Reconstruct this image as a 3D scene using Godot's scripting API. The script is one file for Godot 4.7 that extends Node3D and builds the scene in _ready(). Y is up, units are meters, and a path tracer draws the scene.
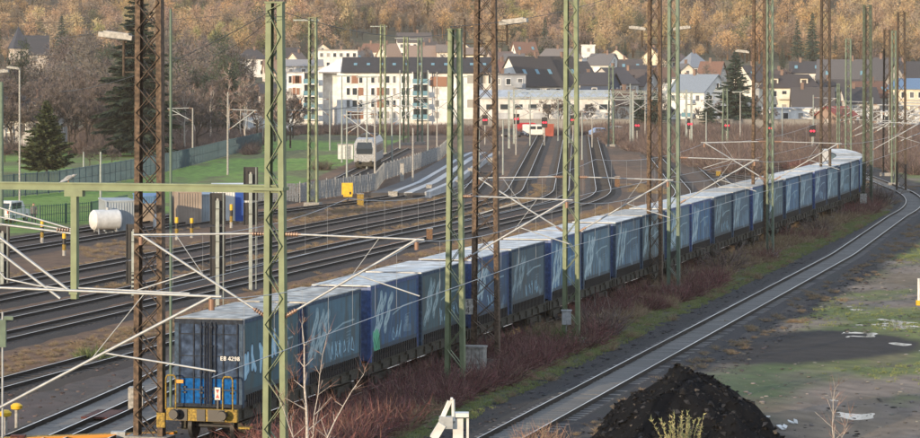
extends Node3D
# A rail yard seen from a bridge through a long lens: x to the right, -z ahead, y up, metres.

const FOCAL := 2800.0          # focal length in units of a 920 wide picture
const EYE := 13.0              # eye above the top of the rails
const GROUND := -0.3
const HEAD := 0.2583           # heading of the yard tracks, radians right of ahead
const BEND_AT := 243.0         # where the tracks begin to bend left
const BEND_R := 190.0
const PIVOT := -235.0

var rng := RandomNumberGenerator.new()
var used := {}
var M := {}
var wet := [[895, 322, 40, 6], [862, 334, 30, 4.5], [858, 309, 10, 3.5], [856, 416, 26, 5], [905, 346, 20, 4], [834, 400, 14, 3.0]]   # where water stands on the lot
var hill_noise := FastNoiseLite.new()
var fine_noise := FastNoiseLite.new()


class Shape:
	var v := PackedVector3Array()
	var n := PackedVector3Array()
	var c := PackedColorArray()
	var t := PackedVector2Array()
	var col := Color(1, 1, 1)

	func tri(a: Vector3, b: Vector3, d: Vector3) -> void:
		var m := (b - a).cross(d - a).normalized()
		v.append(a); v.append(d); v.append(b)
		for i in 3:
			n.append(m); c.append(col); t.append(Vector2.ZERO)

	func quad(a: Vector3, b: Vector3, d: Vector3, e: Vector3) -> void:
		var m := (b - a).cross(e - a).normalized()
		for p in [a, d, b, a, e, d]:
			v.append(p); n.append(m); c.append(col); t.append(Vector2.ZERO)

	func quad_uv(a: Vector3, b: Vector3, d: Vector3, e: Vector3) -> void:
		quad(a, b, d, e)
		var k := t.size() - 6
		t[k] = Vector2(0, 1); t[k + 1] = Vector2(1, 0); t[k + 2] = Vector2(1, 1)
		t[k + 3] = Vector2(0, 1); t[k + 4] = Vector2(0, 0); t[k + 5] = Vector2(1, 0)

	func box(p: Vector3, s: Vector3, b := Basis()) -> void:
		var x := b.x * s.x * 0.5
		var y := b.y * s.y * 0.5
		var z := b.z * s.z * 0.5
		quad(p - x - y + z, p + x - y + z, p + x + y + z, p - x + y + z)
		quad(p + x - y - z, p - x - y - z, p - x + y - z, p + x + y - z)
		quad(p + x - y + z, p + x - y - z, p + x + y - z, p + x + y + z)
		quad(p - x - y - z, p - x - y + z, p - x + y + z, p - x + y - z)
		quad(p - x + y + z, p + x + y + z, p + x + y - z, p - x + y - z)
		quad(p - x - y - z, p + x - y - z, p + x - y + z, p - x - y + z)

	func bar(a: Vector3, b: Vector3, w: float, h := -1.0, up := Vector3.UP) -> void:
		var d := b - a
		var l := d.length()
		if l < 0.0001:
			return
		d /= l
		if absf(d.dot(up)) > 0.98:
			up = Vector3(0.3, 0.1, 1).normalized() if absf(d.z) < 0.9 else Vector3.RIGHT
		var s := d.cross(up).normalized()
		box((a + b) * 0.5, Vector3(l, h if h > 0.0 else w, w), Basis(d, s.cross(d).normalized(), s))

	func tube(a: Vector3, b: Vector3, r: float, r2 := -1.0, k := 6, caps := true) -> void:
		if r2 < 0.0:
			r2 = r
		var d := (b - a).normalized()
		var s := d.cross(Vector3.UP if absf(d.y) < 0.95 else Vector3.RIGHT).normalized()
		var w := d.cross(s)
		for i in k:
			var a0 := TAU * i / k
			var a1 := TAU * (i + 1) / k
			var m0 := s * cos(a0) + w * sin(a0)
			var m1 := s * cos(a1) + w * sin(a1)
			var ps := [a + m0 * r, b + m1 * r2, a + m1 * r, a + m0 * r, b + m0 * r2, b + m1 * r2]
			var ns := [m0, m1, m1, m0, m0, m1]
			for j in 6:
				v.append(ps[j]); n.append(ns[j]); c.append(col); t.append(Vector2.ZERO)
			if caps:
				tri(a, a + m0 * r, a + m1 * r)
				tri(b, b + m1 * r2, b + m0 * r2)

	func path(pts: Array, r: float, k := 5) -> void:
		for i in pts.size() - 1:
			tube(pts[i], pts[i + 1], r, r, k)

	func lathe(at: Vector3, prof: Array, k := 10, b := Basis()) -> void:   # prof: Vector2(radius, height)
		for j in prof.size() - 1:
			var p: Vector2 = prof[j]
			var q: Vector2 = prof[j + 1]
			var sl := Vector2(q.y - p.y, p.x - q.x).normalized()
			for i in k:
				var a0 := TAU * i / k
				var a1 := TAU * (i + 1) / k
				var e0 := Vector3(cos(a0), 0, sin(a0))
				var e1 := Vector3(cos(a1), 0, sin(a1))
				var y := Vector3.UP
				var ps := [e0 * p.x + y * p.y, e1 * q.x + y * q.y, e1 * p.x + y * p.y, e0 * p.x + y * p.y, e0 * q.x + y * q.y, e1 * q.x + y * q.y]
				var ns := [e0, e1, e1, e0, e0, e1]
				for m in [0, 2, 1, 3, 5, 4]:
					v.append(at + b * ps[m]); n.append((b * (ns[m] * sl.x + y * sl.y)).normalized()); c.append(col); t.append(Vector2.ZERO)

	func blade(a: Vector3, b: Vector3, w: float, side: Vector3) -> void:
		tri(a - side * w, a + side * w, b)

	func add(o: Shape, x: Transform3D) -> void:
		for i in o.v.size():
			v.append(x * o.v[i]); n.append((x.basis * o.n[i]).normalized()); c.append(o.c[i]); t.append(o.t[i])

	func mesh() -> ArrayMesh:
		var a := []
		a.resize(Mesh.ARRAY_MAX)
		a[Mesh.ARRAY_VERTEX] = v; a[Mesh.ARRAY_NORMAL] = n; a[Mesh.ARRAY_COLOR] = c; a[Mesh.ARRAY_TEX_UV] = t
		var m := ArrayMesh.new()
		m.add_surface_from_arrays(Mesh.PRIMITIVE_TRIANGLES, a)
		return m


# ---------------------------------------------------------------- naming and parenting
func numbered(parent: Node, called: String) -> String:
	var key := str(parent.get_instance_id()) + called
	var k: int = used.get(key, 0)
	used[key] = k + 1
	return called if k == 0 else "%s_%03d" % [called, k]

func tag(o: Node, label: String, category := "", group := "", kind := "") -> Node:
	if label: o.set_meta("label", label)
	if category: o.set_meta("category", category)
	if group: o.set_meta("group", group)
	if kind: o.set_meta("kind", kind)
	return o

func thing(called: String, label: String, category: String, at := Vector3.ZERO, turn := 0.0, group := "") -> Node3D:
	var o := Node3D.new()
	o.name = numbered(self, called)
	add_child(o)
	o.position = at
	o.rotation.y = turn
	tag(o, label, category, group)
	return o

func put(called: String, s, m: Material, parent: Node = self) -> MeshInstance3D:
	var o := MeshInstance3D.new()
	o.mesh = s.mesh() if s is Shape else s
	o.material_override = m
	o.name = numbered(parent, called)
	parent.add_child(o)
	return o

func copy(root: Node3D, at: Vector3, turn: float, label: String, group := "", size := 1.0) -> Node3D:
	var base := String(root.name)
	if base.length() > 4 and base[-4] == "_" and base.right(3).is_valid_int():
		base = base.left(-4)
	var r: Node3D = root.duplicate()
	r.name = numbered(self, base)
	add_child(r)
	r.position = at
	r.rotation.y = turn
	r.scale = Vector3.ONE * size
	r.set_meta("label", label)
	if group: r.set_meta("group", group)
	return r

func scatter(called: String, mesh: Mesh, m: Material, places: Array, tints: Array, parent: Node = self) -> MultiMeshInstance3D:
	var mm := MultiMesh.new()
	mm.transform_format = MultiMesh.TRANSFORM_3D
	mm.use_colors = not tints.is_empty()
	mm.mesh = mesh
	mm.instance_count = places.size()
	for i in places.size():
		mm.set_instance_transform(i, places[i])
		if mm.use_colors: mm.set_instance_color(i, tints[i])
	var o := MultiMeshInstance3D.new()
	o.multimesh = mm
	o.material_override = m
	o.name = numbered(parent, called)
	parent.add_child(o)
	o.set_meta("kind", "stuff")
	return o

# ---------------------------------------------------------------- places
func gp(u: float, v: float, y := GROUND) -> Vector3:       # a point of the plane y seen at (u, v) of the 920 wide picture
	var z := FOCAL * (EYE - y) / (v - 62.0)
	return Vector3((u - 460.0) * z / FOCAL, y, -z)

func at(u: float, v: float, z: float) -> Vector3:
	return Vector3((u - 460.0) * z / FOCAL, EYE - (v - 62.0) * z / FOCAL, -z)

func yard(n: float, s: float, y := 0.0) -> Vector3:         # n: metres right of the yard's axis, s: metres along it
	var a := clampf((s - BEND_AT) / BEND_R, 0.0, 0.2164)
	var h := HEAD - a
	if s <= BEND_AT:
		return Vector3(s * sin(h) + n * cos(h), y, -(s * cos(h) - n * sin(h)))
	var more := maxf(0.0, s - BEND_AT - BEND_R * 0.2164)
	var x := BEND_AT * sin(HEAD) + PIVOT * cos(HEAD) + (n - PIVOT) * cos(h) + more * sin(h)
	var z := BEND_AT * cos(HEAD) - PIVOT * sin(HEAD) - (n - PIVOT) * sin(h) + more * cos(h)
	return Vector3(x, y, -z)

func train(o: float, s: float, y := 0.0) -> Vector3:        # o: metres right of the train's track
	var n := -32.85 + 1.9 * clampf((s - 90.0) / 153.0, 0.0, 1.0)
	if s <= 250.0:
		var p := Vector2(s * sin(HEAD) + (n + o) * cos(HEAD), s * cos(HEAD) - (n + o) * sin(HEAD))
		return Vector3(p.x, y, -p.y)
	var a := minf((s - 250.0) / 110.0, 0.45)
	var h := HEAD - a
	var more := maxf(0.0, s - 250.0 - 110.0 * 0.45)
	var cx := 250.0 * sin(HEAD) + (n - 110.0) * cos(HEAD)
	var cz := 250.0 * cos(HEAD) - (n - 110.0) * sin(HEAD)
	return Vector3(cx + (110.0 + o) * cos(h) + more * sin(h), y, -(cz - (110.0 + o) * sin(h) + more * cos(h)))

func rise(z: float) -> float:
	var k := [[-2500, 30], [-900, 22], [-300, 4], [-150, 0], [600, 0], [700, 2], [850, 9], [950, 14], [1100, 24], [1300, 58], [1500, 84], [1700, 92], [2300, 88]]
	for i in k.size() - 1:
		if z < k[i + 1][0]:
			var f: float = clampf((z - k[i][0]) / float(k[i + 1][0] - k[i][0]), 0.0, 1.0)
			return lerpf(k[i][1], k[i + 1][1], f)
	return 88.0

func land(x: float, z: float) -> float:                      # z counts metres ahead
	var r := rise(z + x * 0.06 * clampf((z - 700.0) / 400.0, 0.0, 1.0))
	var rough := clampf((absf(z - 350.0) - 400.0) / 500.0, 0.0, 1.0)
	return r + GROUND - 0.12 + hill_noise.get_noise_2d(x, z) * 20.0 * rough

# ---------------------------------------------------------------- materials
func grain(freq: float, lo: float, hi: float, sd: int, oct := 4, size := 512, power := 1.0) -> ImageTexture:
	var f := FastNoiseLite.new()
	f.seed = sd
	f.frequency = freq
	f.fractal_octaves = oct
	var b := f.get_seamless_image(size, size).get_data()
	var d := PackedByteArray()
	d.resize(b.size() * 3)
	for i in b.size():
		var k := int(255.0 * lerpf(lo, hi, pow(b[i] / 255.0, power)))
		d[i * 3] = k; d[i * 3 + 1] = k; d[i * 3 + 2] = k
	return ImageTexture.create_from_image(Image.create_from_data(size, size, false, Image.FORMAT_RGB8, d))

func mat(c: Color, rough := 0.85, metal := 0.0, tex: Texture2D = null, per_metre := 0.5, bump := 0.0, vertex := false) -> StandardMaterial3D:
	var m := StandardMaterial3D.new()
	m.albedo_color = c.linear_to_srgb()
	m.roughness = rough
	m.metallic = metal
	m.vertex_color_use_as_albedo = vertex
	if tex:
		m.albedo_texture = tex
		m.uv1_triplanar = true
		m.uv1_world_triplanar = true
		m.uv1_scale = Vector3.ONE * per_metre
		if bump > 0.0:
			m.heightmap_enabled = true
			m.heightmap_texture = tex
			m.heightmap_scale = bump
	return m

func glass(c: Color) -> StandardMaterial3D:
	return mat(c, 0.08, 0.0)

func glow(c: Color, e: float) -> StandardMaterial3D:
	var m := mat(c * 0.3, 0.4)
	m.emission_enabled = true
	m.emission = c.linear_to_srgb()
	m.emission_energy_multiplier = e
	return m

func materials() -> void:
	var dirt := grain(0.012, 0.55, 1.0, 1, 5)
	var fine := grain(0.06, 0.5, 1.0, 2, 4)
	var stone := grain(0.12, 0.55, 1.0, 3, 3)
	var rust := grain(0.02, 0.35, 1.0, 4, 6)
	var soft := grain(0.01, 0.82, 1.0, 5, 4)
	var streak := grain(0.02, 0.6, 1.0, 6, 5)
	M.gravel = mat(Color(1, 1, 1), 0.95, 0, stone, 0.5, 5.0, true)
	M.soil = mat(Color(1, 1, 1), 0.95, 0, fine, 0.35, 4.0, true)
	M.hill = mat(Color(1, 1, 1), 0.95, 0, dirt, 0.02, 0.0, true)
	M.rail = mat(Color(.03, .022, .018), 0.8, 0.2, rust, 0.6)
	M.rail_top = mat(Color(.62, .63, .65), 0.28, 0.95)
	M.sleeper = mat(Color(.075, .062, .052), 0.9, 0, fine, 0.8)
	M.pale_sleeper = mat(Color(.22, .215, .21), 0.9, 0, fine, 0.8)
	M.green = mat(Color(.17, .215, .12), 0.6, 0.1, soft, 0.35)
	M.teal_green = mat(Color(.115, .17, .125), 0.6, 0.1, soft, 0.35)
	M.brown = mat(Color(.2, .135, .09), 0.8, 0.1, rust, 0.5)
	M.dull_brown = mat(Color(.125, .092, .066), 0.8, 0.1, rust, 0.5)
	M.galvanised = mat(Color(.38, .405, .425), 0.5, 0.35, soft, 0.8)
	M.pole = mat(Color(.32, .36, .34), 0.6, 0.2, soft, 0.5)
	M.insulator = mat(Color(.22, .13, .09), 0.3)
	M.wire = mat(Color(.05, .05, .05), 0.5, 0.5)
	M.pale_wire = mat(Color(.4, .42, .44), 0.4, 0.5)
	M.black = mat(Color(.012, .012, .014), 0.5)
	M.white = mat(Color(.66, .67, .66), 0.6, 0, soft, 0.4)
	M.offwhite = mat(Color(.46, .45, .42), 0.6, 0, streak, 0.5)
	M.concrete = mat(Color(.36, .35, .33), 0.9, 0, streak, 0.5, 0.5)
	M.yellow = mat(Color(.72, .45, .02), 0.55, 0, soft, 0.6)
	M.dirty_yellow = mat(Color(.5, .33, .04), 0.7, 0, rust, 0.9)
	M.orange = mat(Color(.6, .25, .03), 0.6)
	M.chassis = mat(Color(.085, .08, .06), 0.8, 0.1, rust, 0.9)
	M.chassis_green = mat(Color(.1, .095, .07), 0.8, 0.1, rust, 0.8)
	M.red = mat(Color(.5, .03, .02), 0.5)
	M.red_plate = mat(Color(.13, .025, .018), 0.8, 0, rust, 0.9)
	M.roof_white = mat(Color(.76, .8, .82), 0.42, 0, grain(0.012, 0.5, 1.0, 8, 5), 0.13)
	M.box_blue = mat(Color(.055, .12, .33), 0.5, 0, streak, 0.5)
	M.door_top = mat(Color(.085, .13, .225), 0.9, 0, rust, 0.25)
	M.door_low = mat(Color(.012, .13, .42), 0.9, 0, streak, 0.5)
	M.dark_steel = mat(Color(.045, .05, .06), 0.6, 0.2, rust, 0.6)
	M.fence = mat(Color(.36, .38, .39), 0.7, 0.1, streak, 0.4)
	M.fence_green = mat(Color(.03, .085, .06), 0.6)
	M.fence_blue = mat(Color(.06, .11, .135), 0.7, 0, soft, 0.2)
	M.red_lamp = glow(Color(1, .03, .06), 1.1)
	M.white_lamp = glow(Color(1, 1, 1), 1.0)
	M.pane = glass(Color(.03, .04, .05))
	M.balcony_glass = glass(Color(.12, .24, .3))
	M.frame = mat(Color(.7, .7, .68), 0.6)
	M.panel_brown = mat(Color(.24, .12, .075), 0.7)
	M.bark = mat(Color(.085, .068, .058), 0.95, 0, rust, 0.8)
	M.birch = mat(Color(.66, .6, .54), 0.8, 0, streak, 0.9)
	M.twig = mat(Color(1, 1, 1), 0.95, 0, null, 1, 0, true)
	M.needle = mat(Color(1, 1, 1), 0.85, 0, null, 1, 0, true)
	M.needle.backlight_enabled = true
	M.needle.backlight = Color(.12, .14, .1)
	M.coal = mat(Color(.0135, .015, .0185), 0.95, 0, stone, 0.9, 4.0)
	M.coal.metallic_specular = 0.15
	for k in [M.door_top, M.door_low]:
		k.metallic_specular = 0.2
	M.door_frame = mat(Color(.03, .045, .075), 0.9, 0.0, rust, 0.5)
	M.post_grey = mat(Color(.06, .105, .17), 0.9, 0, streak, 0.5)
	M.lump = mat(Color(1, 1, 1), 0.9, 0, null, 1, 0, true)
	M.lump.metallic_specular = 0.25
	M.puddle = mat(Color(.03, .032, .034), 0.1)
	M.puddle.metallic_specular = 0.38
	M.brown_box = mat(Color(.26, .14, .07), 0.7, 0, rust, 0.8)
	M.silver = mat(Color(.46, .48, .5), 0.4, 0, streak, 0.4)
	M.pane_grey = glass(Color(.12, .13, .14))
	M.pane_curtain = glass(Color(.3, .29, .27))
	M.roof_grey = mat(Color(.62, .67, .69), 0.5, 0, streak, 0.2)
	M.roof_stained = mat(Color(.62, .62, .58), 0.5, 0, rust, 0.12)
	M.dark_green = mat(Color(.1, .145, .1), 0.7, 0.1, rust, 0.5)
	M.skin = mat(Color(.45, .27, .2), 0.7)
	M.cloth = mat(Color(.05, .055, .07), 0.9)
	M.slate = mat(Color(.04, .042, .05), 0.75, 0, grain(0.03, 0.6, 1.0, 9, 3), 0.3)
	M.streak = streak
	M.soft = soft

func roof_mat(c: Color) -> StandardMaterial3D:
	var key := "roof" + c.to_html()
	if not M.has(key):
		M[key] = mat(c * 1.25, 0.85, 0, M.streak, 0.45, 1.0)
	return M[key]

func wall_mat(c: Color) -> StandardMaterial3D:
	var key := "wall" + c.to_html()
	if not M.has(key):
		M[key] = mat(c, 0.9, 0, M.soft, 0.12)
	return M[key]

# ---------------------------------------------------------------- ground and tracks
func sheet(called: String, xs: Array, zs: Array, place: Callable, paint: Callable, m: Material) -> MeshInstance3D:
	var v := PackedVector3Array()
	var c := PackedColorArray()
	var ix := PackedInt32Array()
	var w := xs.size()
	for z in zs:
		for x in xs:
			v.append(place.call(x, z))
			c.append(paint.call(x, z))
	var n := PackedVector3Array()
	n.resize(v.size())
	for j in zs.size():
		for i in w:
			var l: Vector3 = v[j * w + maxi(i - 1, 0)]
			var r: Vector3 = v[j * w + mini(i + 1, w - 1)]
			var b: Vector3 = v[maxi(j - 1, 0) * w + i]
			var f: Vector3 = v[mini(j + 1, zs.size() - 1) * w + i]
			n[j * w + i] = (r - l).cross(f - b).normalized()
			if i < w - 1 and j < zs.size() - 1:
				var k := j * w + i
				for q in [k, k + w, k + 1, k + 1, k + w, k + w + 1]:
					ix.append(q)
	var a := []
	a.resize(Mesh.ARRAY_MAX)
	a[Mesh.ARRAY_VERTEX] = v; a[Mesh.ARRAY_NORMAL] = n; a[Mesh.ARRAY_COLOR] = c; a[Mesh.ARRAY_INDEX] = ix
	var me := ArrayMesh.new()
	me.add_surface_from_arrays(Mesh.PRIMITIVE_TRIANGLES, a)
	var o := put(called, me, m)
	o.set_meta("kind", "structure")
	return o

func steps(a: float, b: float, d: float) -> Array:
	var r := []
	var x := a
	while x < b:
		r.append(x)
		x += d
	r.append(b)
	return r

func land_color(x: float, z: float) -> Color:
	var k := hill_noise.get_noise_2d(x * 3.0, z * 3.0)
	var c := Color(.15, .1, .055).lerp(Color(.09, .085, .04), clampf(0.5 + k * 1.6, 0, 1))
	if z > 560.0 and z < 1050.0:
		c = c.lerp(Color(.1, .115, .05), 0.55)
	if z <= 560.0 and z > -150.0:
		c = Color(.085, .1, .045).lerp(Color(.12, .1, .075), clampf(0.5 + k * 2.0, 0, 1))
	return c

func yard_color(n: float, s: float) -> Color:
	var a := fine_noise.get_noise_2d(n * 3.0, s * 1.3)
	var b := fine_noise.get_noise_2d(n * 0.7 + 300.0, s * 0.45)
	var f := rng.randf_range(0.72, 1.28)
	var ballast := Color(.085, .062, .05)
	var dry := Color(.27, .145, .075)
	var grass := Color(.2, .37, .05)
	var c := ballast
	if n > -20.6:                                            # the open lot
		var dirt := Color(.33, .265, .215).lerp(Color(.19, .155, .13), clampf(0.5 + a * 1.5, 0, 1))
		c = dirt.lerp(Color(.2, .25, .06), clampf(0.82 + b * 3.4 + a * 2.2, 0, 0.92))
		c = c.lerp(Color(.075, .14, .045), clampf(1.6 - Vector2((n + 19.0) / 3.0, (s - 114.0) / 6.0).length() + a, 0, 0.9))
		c = c.lerp(Color(.2, .165, .11), clampf(fine_noise.get_noise_2d(n * 0.6, s * 1.5 + 90.0) * 2.6 - 0.5, 0, 0.7))
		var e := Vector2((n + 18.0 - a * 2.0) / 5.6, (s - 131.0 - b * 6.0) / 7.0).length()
		c = c.lerp(Color(.25, .19, .12), clampf(fine_noise.get_noise_2d(n * 2.2 + 40.0, s * 0.9) * 3.0 - 0.35, 0, 0.6))
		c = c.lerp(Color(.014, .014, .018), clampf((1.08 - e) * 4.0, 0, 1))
		c = c.lerp(Color(.028, .028, .032), clampf((-19.6 + a * 1.4 - n) * 1.4, 0, 1))
		c = c.lerp(Color(.03, .03, .033), clampf((104.0 + a * 4.0 - s) * 0.2, 0, 1) * clampf((-13.0 - n) * 0.5, 0, 1))
	elif n > -26.6:
		c = Color(.03, .031, .036)
		if n > -21.9: c = c.lerp(Color(.12, .1, .09), clampf(a * 2.0, 0, 0.6))
	elif n > -31.2:
		var edge := clampf((n + 27.9 - a * 0.9) * 1.2, 0, 1)
		c = Color(.1, .07, .06).lerp(Color(.13, .13, .06), clampf(0.3 + b * 2.0, 0, 1))
		c = c.lerp(Color(.1, .14, .045).lerp(Color(.17, .15, .09), clampf(0.4 + b * 2.0, 0, 1)), edge)
	elif n > -88.0:
		var w := clampf(b * 3.4 + a * 1.2 + 0.1, 0, 1)
		var lanes := 0.0
		for l in [-51.0, -57.2, -61.7, -66.2, -74.0, -44.6, -81.8]:
			lanes = maxf(lanes, clampf(1.6 - absf(n - l + a) / ([2.4, 1.3, 1.3, 1.3, 4.2, 1.2, 1.0][[-51.0, -57.2, -61.7, -66.2, -74.0, -44.6, -81.8].find(l)]), 0, 1))
		if s > 250.0:
			w = clampf(w + 0.35, 0, 1)
		c = ballast.lerp(dry, clampf(lanes * (0.6 + 0.6 * w), 0, 1) if s < 262.0 else w * 0.8)
		if n > -45.5 and s < 150.0:
			c = Color(.22, .14, .13).lerp(Color(.11, .09, .085), clampf(0.45 + b * 2.5, 0, 1))
	else:
		c = grass.lerp(Color(.17, .17, .07), clampf(0.2 + b * 3.0 + a * 2.0, 0, 0.85))
		c = c.lerp(Color(.12, .085, .05), clampf(-91.0 - a * 2.0 + 3.0 - absf(n + 91.0) * 0.0 + n + 88.0 + 1.5, 0, 1) * 0.7)
	if s > 470.0 and n < -88.0:
		c = c.lerp(Color(.09, .07, .05), 0.7)
	return Color(c.r * f, c.g * f, c.b * f)

func ground() -> void:
	var zs := steps(-1500, 560, 40) + steps(575, 1350, 12) + steps(1380, 2300, 40)
	sheet("ground", steps(-1700, 1700, 24), zs, func(x, z): return Vector3(x, land(x, z), -z), land_color, M.hill)
	var ns := steps(-215, -111, 2.5) + steps(-110, 24, 0.5)
	var ss := steps(40, 320, 0.5) + steps(322, 545, 2.0)
	var pools := []
	for q in wet:
		var c := gp(q[0], q[1])
		pools.append([c, q[2] * -c.z / FOCAL, absf(gp(q[0], q[1] + q[3]).z - c.z)])
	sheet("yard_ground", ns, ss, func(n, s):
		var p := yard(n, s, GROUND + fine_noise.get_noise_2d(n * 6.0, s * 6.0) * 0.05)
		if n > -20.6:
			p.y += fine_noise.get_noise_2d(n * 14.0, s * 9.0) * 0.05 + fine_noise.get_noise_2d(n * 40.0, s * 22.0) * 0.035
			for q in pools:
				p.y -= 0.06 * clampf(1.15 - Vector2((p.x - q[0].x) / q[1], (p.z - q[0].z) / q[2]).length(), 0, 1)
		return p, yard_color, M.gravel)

func sweep(pts: Array, ups: float, w: float, h: float) -> Shape:      # a bar of width w from height ups-h to ups along the points
	var o := Shape.new()
	var l := []
	var r := []
	for i in pts.size():
		var d: Vector3 = (pts[mini(i + 1, pts.size() - 1)] - pts[maxi(i - 1, 0)]).normalized()
		var s := Vector3(-d.z, 0, d.x) * w * 0.5
		l.append(pts[i] - s + Vector3.UP * ups)
		r.append(pts[i] + s + Vector3.UP * ups)
	var k := Vector3.DOWN * h
	for i in pts.size() - 1:
		o.quad(l[i], r[i], r[i + 1], l[i + 1])
		o.quad(r[i] + k, r[i + 1] + k, r[i + 1], r[i])
		o.quad(l[i + 1] + k, l[i] + k, l[i], l[i + 1])
	o.quad(l[0] + k, r[0] + k, r[0], l[0])
	return o

func offset(pts: Array, e: float) -> Array:
	var r := []
	for i in pts.size():
		var d: Vector3 = (pts[mini(i + 1, pts.size() - 1)] - pts[maxi(i - 1, 0)]).normalized()
		r.append(pts[i] + Vector3(-d.z, 0, d.x) * e)
	return r

func track(pts: Array, label: String, bed: Color, fill: Color, sleeper: Material, group := "tracks of the rail yard") -> Node3D:
	var t := thing("railway_track", label, "railway track", Vector3.ZERO, 0.0, group)
	# bed
	var o := Shape.new()
	var rows := []
	for e in [-2.0, -1.35, -0.66, 0.66, 1.35, 2.0]:
		rows.append(offset(pts, e))
	for i in pts.size() - 1:
		for j in 5:
			var y0: float = [-0.34, -0.17, -0.17, -0.17, -0.17, -0.34][j]
			var y1: float = [-0.34, -0.17, -0.17, -0.17, -0.17, -0.34][j + 1]
			var f := rng.randf_range(0.85, 1.15)
			var c := fill if j == 2 else bed
			o.col = Color(c.r * f, c.g * f, c.b * f)
			o.quad(rows[j][i] + Vector3.UP * y0, rows[j + 1][i] + Vector3.UP * y1, rows[j + 1][i + 1] + Vector3.UP * y1, rows[j][i + 1] + Vector3.UP * y0)
	put("ballast_bed", o, M.gravel, t)
	for e in [-0.7525, 0.7525]:
		var line := offset(pts, e)
		var rail := put("rail", sweep(line, -0.004, 0.07, 0.17), M.rail, t)
		put("running_surface", sweep(line, 0.0, 0.052, 0.01), M.rail_top, rail)
	# sleepers
	var places := []
	for i in pts.size() - 1:
		var a: Vector3 = pts[i]
		var b: Vector3 = pts[i + 1]
		var k := int((b - a).length() / 0.62)
		for j in k:
			var p := a.lerp(b, (j + 0.5) / k)
			places.append(Transform3D(Basis(Vector3.UP, atan2(-(b.z - a.z), b.x - a.x)), Vector3(p.x, (-0.222 if sleeper == M.sleeper else -0.236) + rng.randf_range(-0.012, 0.012), p.z)))
	var q := Shape.new()
	q.box(Vector3.ZERO, Vector3(0.26, 0.14, 2.5))
	scatter("sleeper", q.mesh(), sleeper, places, [], t)
	return t

func line(f: Callable, a: float, b: float, d := 4.0) -> Array:
	var r := []
	for s in steps(a, b, d):
		r.append(f.call(s))
	return r

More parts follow.
